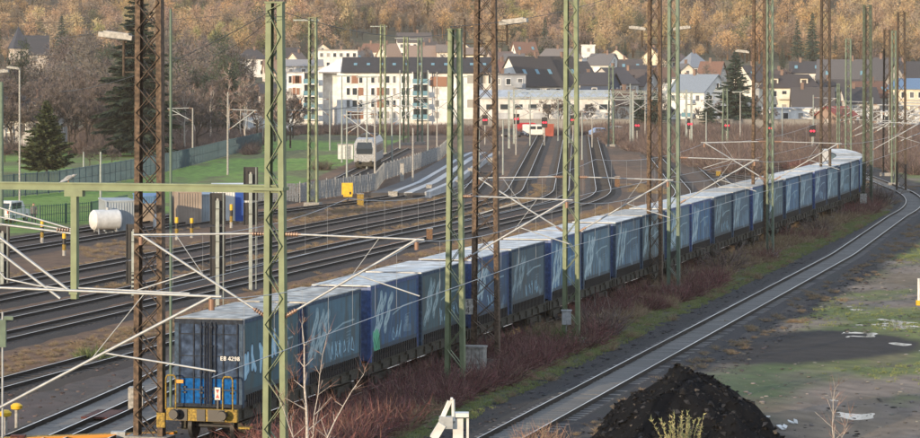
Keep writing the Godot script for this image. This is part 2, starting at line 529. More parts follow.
func tracks() -> void:
	var black := Color(.07, .056, .05)
	var brown := Color(.105, .076, .06)
	track(line(func(s): return train(0, s), 60, 330), "track under the blue freight train", brown, brown, M.sleeper)
	track(line(func(s): return yard(-23.4 - 1.4 * clampf((s - 190.0) / 50.0, 0, 1), s), 55, 520), "single track with grey infill in front of the open lot", Color(.035, .036, .042), Color(.2, .2, .195), M.pale_sleeper, "")
	var words := ["first yard track to the left of the freight train", "second yard track to the left of the freight train", "third yard track left of the train, beside the black signals", "fourth yard track left of the train, behind the black signals",
		"fifth yard track left of the train", "sixth yard track left of the train", "outermost but one yard track, next to the plank fence track", "outermost yard track along the grey plank fence"]
	var lanes := [-42.0, -47.0, -55.0, -59.3, -64.0, -68.5, -79.5, -84.0]
	for i in lanes.size():
		var n0: float = lanes[i]
		var s0 := 128.0 if i == 0 else 60.0
		var s1: float = [520, 520, 520, 520, 505, 330, 300, 420][i]
		track(line(func(s): return yard(n0 if i < 5 else n0 + (6.5 if i == 6 else 0.0) * smoothstep(200.0, 300.0, s), s), s0, s1), words[i], black if i in [2, 3, 4] else brown, Color(.035, .032, .032) if i < 5 else brown, M.sleeper)
	track(line(func(s): return yard(-37.8 - 9.2 * smoothstep(60.0, 172.0, s), s, 0.006), 60, 168), "crossover with pale infill branching off at the last wagon", Color(.1, .085, .08), Color(.3, .285, .27), M.pale_sleeper, "crossovers beside the last wagon")
	track(line(func(s): return yard(-36.0 - 6.0 * smoothstep(66.0, 150.0, s), s, 0.003), 60, 150), "inner crossover with pale infill closest to the last wagon", Color(.1, .085, .08), Color(.3, .285, .27), M.pale_sleeper, "crossovers beside the last wagon")
	# guard plates and the yellow point rodding over the crossovers
	for p in [[-39.3, 97.0, 1], [-40.2, 118.0, 2], [-38.2, 86.0, 3]]:
		var o := Shape.new()
		o.box(Vector3.ZERO, Vector3(1.05, 0.07, 2.2))
		var g := put("cover_plate", o, M.red_plate)
		g.position = yard(p[0], p[1], -0.06)
		g.rotation.y = -HEAD + 0.1
		tag(g, ["dark red cover plate in the crossover beside the yellow rodding", "dark red cover plate in the crossover, farther from the rodding", "dark red cover plate in the crossover nearest the viewer"][p[2] - 1], "cover plate", "red cover plates in the crossovers")
	var r := thing("point_rodding", "orange and yellow point rodding lying across the crossovers", "point rodding")
	for k in [[0.0, M.orange], [0.35, M.dirty_yellow]]:
		var o := Shape.new()
		o.bar(yard(-44.0, 87.0 + k[0], -0.03), yard(-34.8, 92.4 + k[0], -0.03), 0.14, 0.1)
		put("rod", o, k[1], r)
	for i in 3:
		var o := Shape.new()
		o.box(yard(-42.5 + i * 3.0, 88.0 + i * 1.75, 0.0), Vector3(0.5, 0.2, 0.35))
		put("crank_box", o, M.red_plate if i == 1 else M.galvanised, r)
	for i in 2:
		var c := thing("point_lantern", ["yellow capped point lantern on a short post beside the crossover", "yellow capped point lantern nearer the picture's left edge"][i], "lantern", at([17.0, 6.0][i], 415.0 + i * 7.0, [101.0, 99.0][i]), 0, "yellow capped point lanterns")
		c.position.y = GROUND
		var o := Shape.new()
		o.tube(Vector3.ZERO, Vector3.UP * 0.75, 0.07)
		put("post", o, M.offwhite, c)
		o = Shape.new()
		o.lathe(Vector3.UP * 0.75, [Vector2(0.06, 0), Vector2(0.2, 0.04), Vector2(0.22, 0.16), Vector2(0.12, 0.24), Vector2(0, 0.26)], 10)
		put("cap", o, M.yellow, c)
	var mc := thing("point_machine", "grey point machine box beside the crossover", "point machine", yard(-42.6, 90.2, GROUND))
	var o2 := Shape.new()
	o2.box(Vector3(0, 0.25, 0), Vector3(1.1, 0.42, 0.6), Basis(Vector3.UP, 0.4))
	put("case", o2, M.galvanised, mc)
	o2 = Shape.new()
	o2.box(Vector3(0, 0.48, 0), Vector3(0.9, 0.05, 0.5), Basis(Vector3.UP, 0.4))
	put("lid", o2, M.white, mc)
	# puddles on the lot
	var pw := ["long puddle across the lot near the white marker post", "narrow puddle below the long puddle on the lot", "thin puddle on the lot behind the sapling", "bright puddle in the lot's bottom corner", "small puddle beside the bright one on the lot", "slim puddle above the bright one on the lot"]
	var pq := wet
	for i in pq.size():
		var q = pq[i]
		var ctr := gp(q[0], q[1])
		var rx: float = q[2] * -ctr.z / FOCAL
		var rz: float = absf(gp(q[0], q[1] + q[3]).z - ctr.z)
		var o := Shape.new()
		var ring := []
		for k in 26:
			var a := TAU * k / 26
			var w := 1.15
			ring.append(Vector3(cos(a) * rx * w, 0, sin(a) * rz * w))
		for k in 26:
			o.tri(Vector3.ZERO, ring[(k + 1) % 26], ring[k])
		var g := put("puddle", o, M.puddle)
		g.position = Vector3(ctr.x, GROUND - 0.037, ctr.z)
		tag(g, pw[i], "puddle", "puddles on the dirt lot", "structure")

# ---------------------------------------------------------------- masts and overhead line
func lattice(o: Node3D, m: Material, w0: float, w1: float, leg: float, deep: float, h: float, panel: float, cross: bool, turn: float) -> void:
	var b := Basis(Vector3.UP, turn)
	for s in [-1.0, 1.0]:
		var p := Shape.new()
		var f := b * Vector3(s * (w0 - leg) * 0.5, 0, 0)
		var g := b * Vector3(s * (w1 - leg) * 0.5, h, 0)
		# a channel: web outside, two flanges
		var x = b.x * s
		var th := 0.03
		p.bar(f + x * (leg * 0.5 - th * 0.5), g + x * (leg * 0.5 - th * 0.5), deep, th, b.z.cross(Vector3.UP))
		for q in [-1.0, 1.0]:
			p.bar(f + b.z * q * (deep * 0.5 - th * 0.5) - x * th * 0.5, g + b.z * q * (deep * 0.5 - th * 0.5) - x * th * 0.5, th, leg - th, b.x)
		put("leg", p, m, o)
	var br := Shape.new()
	var y := 0.15
	var side := 1.0
	while y < h - 0.1:
		var y2 := minf(y + panel, h - 0.05)
		var wa := lerpf(w0, w1, y / h) * 0.5 - leg * 0.35
		var wb := lerpf(w0, w1, y2 / h) * 0.5 - leg * 0.35
		for q in [-1.0, 1.0]:
			var z: Vector3 = b.z * q * (deep * 0.5 + 0.012)
			if cross or side > 0.0:
				br.bar(b.x * -wa + Vector3.UP * y + z, b.x * wb + Vector3.UP * y2 + z, 0.018, 0.1, b.z)
			z *= 1.0 + 0.045 / deep
			if cross or side < 0.0:
				br.bar(b.x * wa + Vector3.UP * y + z, b.x * -wb + Vector3.UP * y2 + z, 0.018, 0.1, b.z)
		side = -side
		y = y2
	put("bracing", br, m, o).set_meta("kind", "stuff")
	var cap := Shape.new()
	cap.box(Vector3.UP * (h + 0.02), Vector3(w1 + 0.06, 0.05, deep + 0.08), b)
	put("cap", cap, m, o)
	var foot := Shape.new()
	foot.box(Vector3.UP * 0.12, Vector3(w0 + 0.5, 0.5, deep + 0.5), b)
	put("footing", foot, M.concrete, o)

func cantilever(o: Node3D, d: Vector3, reach: float, top := 7.6, low := 5.0, thin := 0.035, off := 0.3) -> void:   # heights over the rails
	var y := Vector3.UP
	var g := -GROUND
	var a := d * off + y * (top + g)
	var e := d * reach + y * (top - 0.1 + g)
	var c := d * off + y * (low + g)
	var s := Shape.new()
	s.tube(a + d * 0.45, e + d * 0.25, thin)
	s.tube(c + (e - c).normalized() * 0.5, e, thin * 1.15)
	s.tube(c.lerp(e, 0.55), d * (reach + 0.1) + y * (5.75 + g), thin * 0.7)
	s.tube(c.lerp(e, 0.5) + y * 0.02, a.lerp(e, 0.72), thin * 0.35)
	var k := put("cantilever", s, M.galvanised, o)
	s = Shape.new()
	for p in [[a, d], [c, (e - c).normalized()]]:
		for j in 5:
			s.tube(p[0] + p[1] * (0.06 + j * 0.085), p[0] + p[1] * (0.1 + j * 0.085), 0.085, 0.055, 8)
		s.tube(p[0] - p[1] * 0.1, p[0] + p[1] * 0.55, 0.035)
	s.tube(e - y * 0.06, e - y * 0.32, 0.07, 0.07, 8)
	put("insulator", s, M.insulator, k).set_meta("kind", "stuff")

func lamp_arm(o: Node3D, d: Vector3, y0: float, y1: float, reach: float, m: Material) -> void:
	var s := Shape.new()
	s.bar(Vector3.UP * y0, Vector3.UP * y0 + d * reach, 0.05)
	s.bar(Vector3.UP * (y0 + 0.5), Vector3.UP * (y0 + 0.5) + d * reach, 0.05)
	s.tube(Vector3.UP * (y0 - 0.15) + d * reach, Vector3.UP * y1 + d * reach, 0.06)
	put("lamp_arm", s, m, o)

func lamp_head(p: Vector3, d: Vector3, label: String, size := 1.0) -> void:
	var l := thing("street_lamp_head", label, "lamp", p)
	var s := Shape.new()
	var b := Basis(d, Vector3.UP, d.cross(Vector3.UP)).rotated(d.cross(Vector3.UP).normalized(), 0.12)
	s.box(Vector3.ZERO, Vector3(1.25, 0.16, 0.4) * size, b)
	s.box(b.y * 0.1 * size, Vector3(0.95, 0.08, 0.3) * size, b)
	put("housing", s, M.offwhite, l)
	s = Shape.new()
	s.box(b.y * -0.09 * size, Vector3(0.7, 0.04, 0.3) * size, b)
	put("lens", s, M.pane, l)

func masts() -> void:
	var right := Vector3(cos(HEAD), 0, sin(HEAD))
	var turn := -HEAD
	# green masts of the overhead line: n, s worked out from where they stand beside the two tracks
	var greens := [["off", -28.7, 62.0, 15.0, .62, .5], ["row", -28.05, 83.5, 15.15, .78, .54], ["row", -29.0, 109.0, 14.6, .84, .52], ["row", -28.55, 128.5, 20.5, .82, .6], ["row", -28.75, 156.0, 20.5, .74, .62], ["row", -28.2, 189.0, 20.5, .5, .45], ["row", -28.7, 252.0, 18.4, .95, .8]]
	var gl := ["green lattice mast beside the train with its cantilever reaching over the crossover", "tall green lattice mast in front of the last container, carrying the green beam", "green lattice mast just left of the brown mast with the 14 plate", "green lattice mast with a small grey cabinet at its foot",
		"green lattice mast standing right against a rusty mast", "slim green mast half hidden by a rusty mast beside the train", "green lattice mast at the far bend, right of the train's end"]
	for i in greens.size():
		var g = greens[i]
		var o := thing("lattice_mast", gl[i], "catenary mast", yard(g[1], g[2], GROUND), 0, "green lattice masts beside the train")
		lattice(o, M.green if i < 4 else (M.dark_green if i == 6 else M.teal_green), g[4], g[5], (0.18 if i < 5 else 0.12) if i < 6 else 0.24, 0.3, g[3], 0.82, i >= 5, turn)
		cantilever(o, right, 4.6 if i else 6.3, 7.6, 5.0 if i else 4.4)
		if i in [1, 3, 5]:
			cantilever(o, -right, 4.5, 7.6, 5.0)
	# rusty feeder masts
	var browns := [[-35.15, 91.0, 24.0, 1.08, .88], [-30.15, 118.5, 24.0, 1.28, .78], [-30.5, 159.5, 24.0, .92, .74], [-30.6, 199.8, 24.0, 1.1, .9], [-30.4, 235.0, 24.0, 1.0, .8], [-27.6, 288.0, 18.8, .9, .7], [-25.0, 281.0, 18.3, 1.1, .85], [-21.6, 325.0, 17.0, 1.1, .8]]
	var bl := ["heavy rusty lattice mast beside the last container's left corner", "rusty lattice mast carrying the white 14 plate", "rusty lattice mast next to a teal green mast at mid train", "rusty lattice mast by the far third of the train, slim green mast behind it",
		"tall rusty mast with a small white plate near the end of the train", "slender rusty mast beyond the end of the train", "grey brown lattice mast right of the green mast at the bend", "rusty mast close to the picture's right edge"]
	for i in browns.size():
		var g = browns[i]
		var o := thing("feeder_mast", bl[i], "feeder mast", yard(g[0], g[1], GROUND), 0, "rusty feeder masts")
		lattice(o, M.brown if i < 4 else M.dull_brown, g[3], g[4], 0.19 if i < 2 else 0.2, 0.34, g[2], 0.95 if i < 2 else 1.1, true, turn)
		if i == 0:
			lamp_arm(o, -right, 12.95, 14.1, 0.95, M.dull_brown)
			lamp_head(o.position - right * 1.2 + Vector3.UP * 14.2, -right, "white lamp head beside the heavy rusty mast, before the big conifer")
		if i == 1:
			lamp_arm(o, right, 14.2, 15.0, 0.95, M.dull_brown)
			lamp_head(o.position + right * 1.25 + Vector3.UP * 15.05, right, "pale lamp head on the right of the mast with the 14 plate")
			lamp_arm(o, -right, 13.6, 15.2, 0.95, M.dull_brown)
		if i == 2:
			lamp_arm(o, -right, 14.3, 15.2, 0.75, M.dull_brown)
			lamp_head(o.position - right * 1.0 + Vector3.UP * 15.25, -right, "small lamp head left of the rusty mast, above the brick gabled houses", 0.8)
			lamp_arm(o, right, 14.3, 15.2, 1.3, M.dull_brown)
			lamp_head(o.position + right * 1.6 + Vector3.UP * 15.25, right, "small lamp head above the teal green mast at mid train", 0.8)
		if i == 3:
			lamp_arm(o, -right, 13.4, 14.0, 0.9, M.dull_brown)
			lamp_head(o.position - right * 1.2 + Vector3.UP * 14.05, -right, "small lamp head beside the rusty mast in front of the conifer", 0.8)
	# far masts right of the train's end
	var far := [[848, 320, 39, 0.8, "slim pale green mast behind the train's end", true], [893.5, 300, 31, 0.6, "thin green mast touching the grey brown mast at the bend", true], [838, 400, 84, .5, "thin mast behind the rusty mast with the white plate", true]]
	for f in far:
		var p := at(f[0], 62, f[1])
		p.y = GROUND
		var o := thing("lattice_mast", f[4], "catenary mast", p, 0, "slim masts beyond the train")
		lattice(o, M.teal_green, f[3], f[3] * 0.85, 0.16, 0.4, EYE - (f[2] - 62.0) * f[1] / FOCAL - GROUND, 0.9, true, turn)
		for k in 2:
			cantilever(o, right, 4.0 + k, 7.4 - k, 5.0 - k * 0.6, 0.05)
	for i in 4:
		var p := at([872.0, 889.0, 905.0, 925.0][i], 62, [340.0, 360.0, 380.0, 400.0][i])
		p.y = GROUND
		var o := thing("catenary_post", ["tubular post with pale bracket, first behind the bend", "tubular post with pale bracket, second behind the bend", "tubular post with pale bracket, third behind the bend", "tubular post with pale bracket just outside the right edge"][i], "catenary post", p, 0, "tubular posts behind the bend")
		var s := Shape.new()
		s.tube(Vector3.ZERO, Vector3.UP * 9.0, 0.14)
		put("post", s, M.pole, o)
		cantilever(o, right, 5.6, 7.8, 4.4, 0.09, 0.15)
	# masts and posts in the middle distance: u, distance, top v, kind (0 lattice, 1 tube, 2 tube with T arm), brown
	var mids := [[313, 258, 18, 0], [383, 400, 25, 0], [400, 430, 70, 1], [406, 450, 37, 0], [420, 455, 38, 0], [428, 420, 70, 1], [437, 440, 72, 1], [342, 370, 76, 2], [367, 345, 77, 2], [358, 470, 90, 1], [463, 430, 77, 2], [392, 360, 96, 1], [375, 300, 102, 1], [347, 315, 110, 1], [330, 420, 92, 1],
		[516, 400, 108, 1], [530, 440, 96, 1], [558, 470, 100, 1], [611, 440, 66, 0], [630, 430, 84, 1], [725, 420, 89, 0], [740, 440, 92, 2], [706, 410, 112, 1], [612, 500, 100, 1], [645, 470, 92, 1], [813, 440, 95, 1], [782, 470, 104, 1], [228, 330, 92, 1], [84, 320, 152, 1], [101, 250, 152, 1], [193, 380, 108, 1], [449, 360, 118, 1], [479, 340, 128, 1], [413, 300, 128, 1], [503, 330, 120, 1], [582, 380, 112, 1], [592, 430, 118, 1]]
	var what := ["pale green lattice mast rising from the lawn", "green lattice mast with a T bar before the white flats", "thin post before the white flats' gable roof", "green lattice mast before the white flats' balconies", "dull lattice mast at the right of the balconies", "thin post right of the balconies", "thin post near the brown facade panel", "short T post left on the flats' plain wall", "T post with two heads in front of the flats", "thin post behind the white rail vehicle",
		"hooked lamp post in front of the flats' right end", "thin post right beside the white rail vehicle", "thin white post at the plank fence near the rail vehicle", "thin post behind the yellow box", "thin post by the flats' brown panels", "post beside the red signal at the yard throat", "thin post left of the red and white vans", "post right of the red and white vans", "grey lattice mast behind the throat tracks", "thin post beside the throat's lattice mast", "grey lattice mast before the dark conifer", "lamp post with T arm right of the dark conifer", "low post left of the dark conifer", "thin post by the blue car", "thin post behind the teal green mast", "post carrying a red signal by the train's end", "thin post before the cream flats",
		"tall thin post on the lawn left of the green beam mast", "thin post above the green beam's bird", "thin post behind the white tank", "thin post before the bare wood", "thin post on the loading ramp's far side", "thin post at the ramp's right edge", "thin post at the ramp's left edge", "thin post left of the throat's first track", "thin post between the throat tracks", "thin post at the throat's right side"]
	for i in mids.size():
		var g = mids[i]
		var p := at(g[0], 62, g[1])
		p.y = GROUND
		var h: float = EYE - (g[2] - 62.0) * g[1] / FOCAL - GROUND
		if g[3] == 0:
			var o := thing("lattice_mast", what[i], "catenary mast", p, 0, "masts of the middle distance")
			lattice(o, M.green if i < 4 else M.teal_green, 1.0, 0.75, 0.17, 0.45, h, 1.1, true, turn)
			var s := Shape.new()
			s.bar(Vector3(-1.8, h - 0.2, 0), Vector3(0.6, h - 0.2, 0), 0.14)
			put("cross_arm", s, M.pole, o)
			if i > 0: cantilever(o, -right, 3.6, 7.4, 5.2, 0.06)
		else:
			var o := thing("catenary_post", what[i], "catenary post", p, 0, "thin posts of the middle distance")
			var s := Shape.new()
			s.tube(Vector3.ZERO, Vector3.UP * h, 0.13, 0.09)
			put("post", s, M.pole if i % 3 else M.offwhite, o)
			if g[3] == 2:
				s = Shape.new()
				s.bar(Vector3(-1.3, h, 0), Vector3(1.3, h, 0), 0.16)
				put("cross_arm", s, M.pole, o)
			elif h > 6.5:
				cantilever(o, right if i % 2 else -right, 3.4, minf(7.4, h - 0.3), 5.0, 0.05, 0.12)
	# a portal frame of thin lattice over the throat
	for k in 2:
		var z := [430.0, 455.0][k] as float
		var o := thing("portal_frame", ["grey lattice portal spanning the yard throat", "farther grey lattice portal behind the throat"][k], "portal frame", at(600, 62, z) * Vector3(1, 0, 1) + Vector3.UP * GROUND, 0, "grey lattice portals")
		var s := Shape.new()
		var x := -14.0
		while x < 14.0:
			for y in [7.6, 8.6]:
				s.bar(Vector3(x, y, 0), Vector3(x + 2.0, y, 0), 0.1)
			s.bar(Vector3(x, 7.6, 0), Vector3(x + 1.0, 8.6, 0), 0.07)
			s.bar(Vector3(x + 1.0, 8.6, 0), Vector3(x + 2.0, 7.6, 0), 0.07)
			x += 2.0
		put("truss", s, M.pole, o)
		for q in [-14.0, -5.0, 5.0, 14.0]:
			s = Shape.new()
			s.box(Vector3(q, 4.4, 0), Vector3(0.32, 8.8, 0.32))
			put("column", s, M.pole, o)
	# beam with the hanging post
	var foot := yard(-28.05, 83.5, 0)
	var bm := thing("portal_beam", "long pale green beam crossing in front of the lawn, hung from the green mast", "portal beam", foot + Vector3.UP * 8.92)
	var s2 := Shape.new()
	s2.box(-right * 7.4, Vector3(15.4, 0.05, 0.2), Basis(Vector3.UP, turn))
	s2.box(-right * 7.4 + Vector3.UP * 0.2, Vector3(15.4, 0.05, 0.2), Basis(Vector3.UP, turn))
	s2.box(-right * 7.4 + Vector3.UP * 0.1, Vector3(15.4, 0.16, 0.06), Basis(Vector3.UP, turn))
	s2.box(Vector3.UP * 0.1 - right * 0.2, Vector3(1.1, 0.1, 0.6), Basis(Vector3.UP, turn))
	put("girder", s2, M.green, bm)
	s2 = Shape.new()
	var hp := -right * 6.75
	s2.box(hp + Vector3.DOWN * 1.75, Vector3(0.2, 3.5, 0.22), Basis(Vector3.UP, turn))
	s2.box(hp + Vector3.DOWN * 0.12, Vector3(0.62, 0.2, 0.26), Basis(Vector3.UP, turn))
	s2.box(hp + Vector3.DOWN * 3.3, Vector3(0.28, 0.1, 0.3), Basis(Vector3.UP, turn))
	var hang := put("hanging_post", s2, M.green, bm)
	s2 = Shape.new()
	for q in [[-1.35, -0.65, 0.03], [-1.42, -0.98, 0.04], [-1.3, -0.2, 0.03]]:
		s2.tube(hp + Vector3.UP * q[0], hp - right * 4.2 + Vector3.UP * q[1], q[2])
	s2.tube(hp + Vector3.DOWN * 3.3 - right * 0.1, hp - right * 4.4 + Vector3.DOWN * 0.35, 0.05)
	s2.tube(hp + Vector3.DOWN * 3.5 - right * 0.5, hp - right * 4.6 + Vector3.DOWN * 0.7, 0.045)
	s2.path([hp - right * 3.0 + Vector3.DOWN * 2.3, hp - right * 2.4 + Vector3.DOWN * 2.9, hp - right * 1.3 + Vector3.DOWN * 3.1, hp - right * 0.3 + Vector3.DOWN * 3.2], 0.03)
	s2.tube(hp + right * 0.1 + Vector3.DOWN * 3.15, hp + right * 3.9 + Vector3.DOWN * 3.25, 0.035)
	put("cantilever", s2, M.galvanised, bm)
	s2 = Shape.new()
	for q in 5:
		s2.tube(hp - right * (0.2 + q * 0.09) + Vector3.DOWN * 1.3, hp - right * (0.24 + q * 0.09) + Vector3.DOWN * 1.29, 0.09, 0.06, 8)
	put("insulator", s2, M.insulator, bm)
	# left support of the beam, outside the picture
	var o5 := thing("lattice_mast", "green lattice mast carrying the long beam's far end, outside the left edge", "catenary mast", foot * Vector3(1, 0, 1) - right * 15.3 + Vector3.UP * GROUND, 0, "green lattice masts beside the train")
	lattice(o5, M.green, 0.7, 0.56, 0.2, 0.42, 11.0, 0.62, false, turn)
	# slender posts near the left edge
	var posts := [[136.5, 106.0, 258, M.pole, "thin grey post on a concrete block left of the heavy rusty mast", 0.05], [171.0, 104.0, 9, M.teal_green, "thin green pole just right of the heavy rusty mast", 0.055], [2.0, 215.0, 82, M.teal_green, "pale green pole at the very left edge", 0.16], [20.0, 262.0, 68, M.offwhite, "lamp post with a short white head in front of the left house", 0.09], [3.0, 92.0, 312, M.galvanised, "thin grey post in the bottom left corner", 0.04]]
	for p in posts:
		var w := at(p[0], 62, p[1])
		w.y = GROUND
		var o := thing("post", p[4], "post", w)
		var h: float = EYE - (p[2] - 62.0) * p[1] / FOCAL - GROUND
		var s := Shape.new()
		s.tube(Vector3.ZERO, Vector3.UP * h, p[5], p[5] * 0.9, 8)
		put("shaft", s, p[3], o)
		if p[0] == 136.5:
			s = Shape.new()
			s.box(Vector3.UP * 0.45, Vector3(0.55, 1.1, 0.5))
			put("block", s, M.offwhite, o)
			s = Shape.new()
			for k in 6:
				s.tube(Vector3(-0.14, h - 1.5 + k * 0.16, 0), Vector3(-0.14, h - 1.43 + k * 0.16, 0), 0.1, 0.06, 8)
			put("insulator", s, M.black, o)
		if p[0] == 3.0:
			s = Shape.new()
			s.box(Vector3(0.02, h - 0.7, 0), Vector3(0.2, 0.9, 0.2))
			s.box(Vector3(0.2, h - 0.2, 0), Vector3(0.3, 0.12, 0.12))
			put("case", s, M.teal_green, o)
		if p[0] == 20.0:
			lamp_head(w + Vector3(-0.6, h, 0), Vector3.LEFT, "white lamp head on the post before the left house", 0.95)
	lamp_head(at(-1, 72, 215), Vector3.RIGHT, "white lamp head cut by the left edge", 1.2)
	# wires
	var ends := []
	for g in greens:
		ends.append([yard(g[1], g[2], 0) + right * (6.3 if g[0] == "off" else 4.6), yard(g[1], g[2], 0) - right * 4.5])
	for k in 2:
		var o := thing("overhead_wire", ["catenary and contact wire above the single track", "catenary and contact wire above the freight train"][k], "overhead wire", Vector3.ZERO, 0, "overhead line wires")
		var top := Shape.new()
		var low := Shape.new()
		for i in range(0 if k == 0 else 1, ends.size() - 1):
			var a: Vector3 = ends[i][k]
			var b: Vector3 = ends[i + 1][k]
			var last := a + Vector3.UP * 7.45
			for j in range(1, 9):
				var f := j / 8.0
				var p := a.lerp(b, f) + Vector3.UP * (7.45 - 0.9 * 4.0 * f * (1.0 - f) * 0.5)
				top.tube(last, p, 0.011, 0.011, 4, false)
				if j < 8:
					top.tube(p, a.lerp(b, f) + Vector3.UP * 5.6, 0.005, 0.005, 3, false)
				last = p
			low.tube(a + Vector3.UP * 5.6, b + Vector3.UP * 5.6, 0.011, 0.011, 4, false)
		put("catenary", top, M.pale_wire, o)
		put("contact_wire", low, M.pale_wire, o)
	var cables := [[at(268, 13, 87), at(60, 92, 140), 0.014, "dark cable running from the green mast's top down to the left"], [at(284, 12, 87), at(470, 30, 121), 0.012, "thin cable from the green mast's top to the 14 mast"], [at(-20, 34, 150), at(155, 18, 97), 0.009, "thin wire high over the church"], [at(-20, 21, 160), at(300, 6, 200), 0.01, "uppermost thin wire before the wooded hill"], [at(447, 27, 112), at(655, -20, 160), 0.012, "thin cable climbing to the right from the green mast"], [at(575, 60, 132), at(655, 12, 160), 0.01, "thin cable before the row houses"],
		[at(285, 110, 88), at(443, 71, 113), 0.011, "cable sagging in front of the white flats"], [at(172, 58, 97), at(276, 14, 87), 0.01, "short cable between the heavy rusty mast and the green one"]]
	for c in cables:
		var s := Shape.new()
		var last: Vector3 = c[0]
		for j in range(1, 11):
			var f := j / 10.0
			var p: Vector3 = c[0].lerp(c[1], f) - Vector3.UP * 0.5 * 4.0 * f * (1.0 - f)
			s.tube(last, p, c[2], c[2], 4, false)
			last = p
		tag(put("cable", s, M.wire), c[3], "cable", "cables between the masts")

# ---------------------------------------------------------------- signals
func signals() -> void:
	# black signal boards in the yard, seen among the tracks
	var q := [[134, 158, 224, 52, "black signal with two boards left of the heavy rusty mast"], [218, 152, 193, 82, "tall black signal between the tan and the white container"], [251, 163, 167, 58, "black signal board just left of the green beam mast"], [3, 165, 226, 40, "black signal board cut by the left edge"]]
	for g in q:
		var z: float = g[1]
		var p := at(g[0], 62, z)
		p.y = GROUND
		var o := thing("signal", g[4], "railway signal", p, 0, "black boarded signals in the yard")
		var top: float = EYE - (g[2] - 62.0) * z / FOCAL - GROUND
		var s := Shape.new()
		s.box(Vector3(0, (top - 0.4) * 0.5, 0.16), Vector3(0.2, top - 0.4, 0.16))
		put("post", s, M.pole, o)
		var y := top
		for k in (3 if g[3] > 70 else 2):
			var h: float = ([1.7, 1.6, 1.0] if g[3] > 70 else [1.95, 1.3])[k]
			s = Shape.new()
			s.box(Vector3(0, y - h * 0.5, 0), Vector3(0.76, h, 0.07))
			s.box(Vector3(0, y - h * 0.5, -0.16), Vector3(0.5, h - 0.3, 0.26))
			for e in [-1.0, 1.0]:
				s.box(Vector3(e * 0.4, y - h * 0.5, 0.02), Vector3(0.04, h, 0.16))
			var b := put("board", s, M.black, o)
			s = Shape.new()
			s.tube(Vector3(0, y - 0.35, 0.04), Vector3(0, y - 0.35, 0.09), 0.07, 0.06, 10)
			put("lamp", s, M.offwhite, b)
			s = Shape.new()
			for e in [-0.3, 0.3]:
				s.bar(Vector3(e, y - h + 0.1, 0.28), Vector3(e, y - 0.2, 0.28), 0.03)
			s.bar(Vector3(-0.3, y - h * 0.5, 0.28), Vector3(0.3, y - h * 0.5, 0.28), 0.03)
			put("guard_rail", s, M.dark_steel, b)
			y -= h + 0.12
		s = Shape.new()
		s.bar(Vector3(0.32, 0.1, 0.3), Vector3(0.32, top, 0.3), 0.05)
		put("ladder", s, M.pole, o)
	# signals showing red behind the throat
	var reds := [[485, 120, 450, "leftmost red signal, in front of the flats' white end"], [516.5, 119, 440, "red signal left of the red and white vans"], [544.5, 122.5, 440, "red signal right of the red and white vans"], [573, 120, 455, "red signal seen through the green mast behind the throat"], [637, 125.5, 445, "red signal left of the rusty mast at mid train"], [689.7, 124, 430, "red signal right of the teal green mast"], [726.7, 125.5, 425, "red signal in front of the dark conifer"], [770, 128, 460, "small red signal seen between the two masts"], [812, 131, 400, "red signal above the white container at the train's end"]]
	for r in reds:
		var z: float = r[2]
		var p := at(r[0], 62, z)
		p.y = GROUND
		var o := thing("signal", r[3], "railway signal", p, 0, "signals showing red")
		var y: float = EYE - (r[1] - 62.0) * z / FOCAL - GROUND
		var s := Shape.new()
		s.tube(Vector3(0, 0, -0.12), Vector3(0, y + 0.7, -0.12), 0.11)
		for k in 2:
			s.bar(Vector3(-0.25, 0, -0.3), Vector3(-0.25, y, -0.3), 0.05)
		put("post", s, M.offwhite, o)
		s = Shape.new()
		s.box(Vector3(0, y, 0.05), Vector3(0.9, 1.6, 0.12))
		put("board", s, M.black, o)
		s = Shape.new()
		for e in [-0.2, 0.2]:
			s.tube(Vector3(e, y, 0.12), Vector3(e, y, 0.24), 0.15, 0.15, 12)
		put("red_lamp", s, M.red_lamp, o)

# ---------------------------------------------------------------- the train
func stroke(im: Image, pts: Array, w: float, col: Color) -> void:
	for i in pts.size() - 1:
		var a: Vector2 = pts[i]
		var b: Vector2 = pts[i + 1]
		var lo := a.min(b) - Vector2.ONE * (w + 1)
		var hi := a.max(b) + Vector2.ONE * (w + 1)
		for y in range(maxi(int(lo.y), 0), mini(int(hi.y) + 1, im.get_height())):
			for x in range(maxi(int(lo.x), 0), mini(int(hi.x) + 1, im.get_width())):
				var p := Vector2(x, y)
				var d := p.distance_to(Geometry2D.get_closest_point_to_segment(p, a, b))
				var k := clampf(w * 0.5 + 0.5 - d, 0, 1) * col.a
				if k > 0.0:
					im.set_pixel(x, y, im.get_pixel(x, y).lerp(Color(col, 1), k))

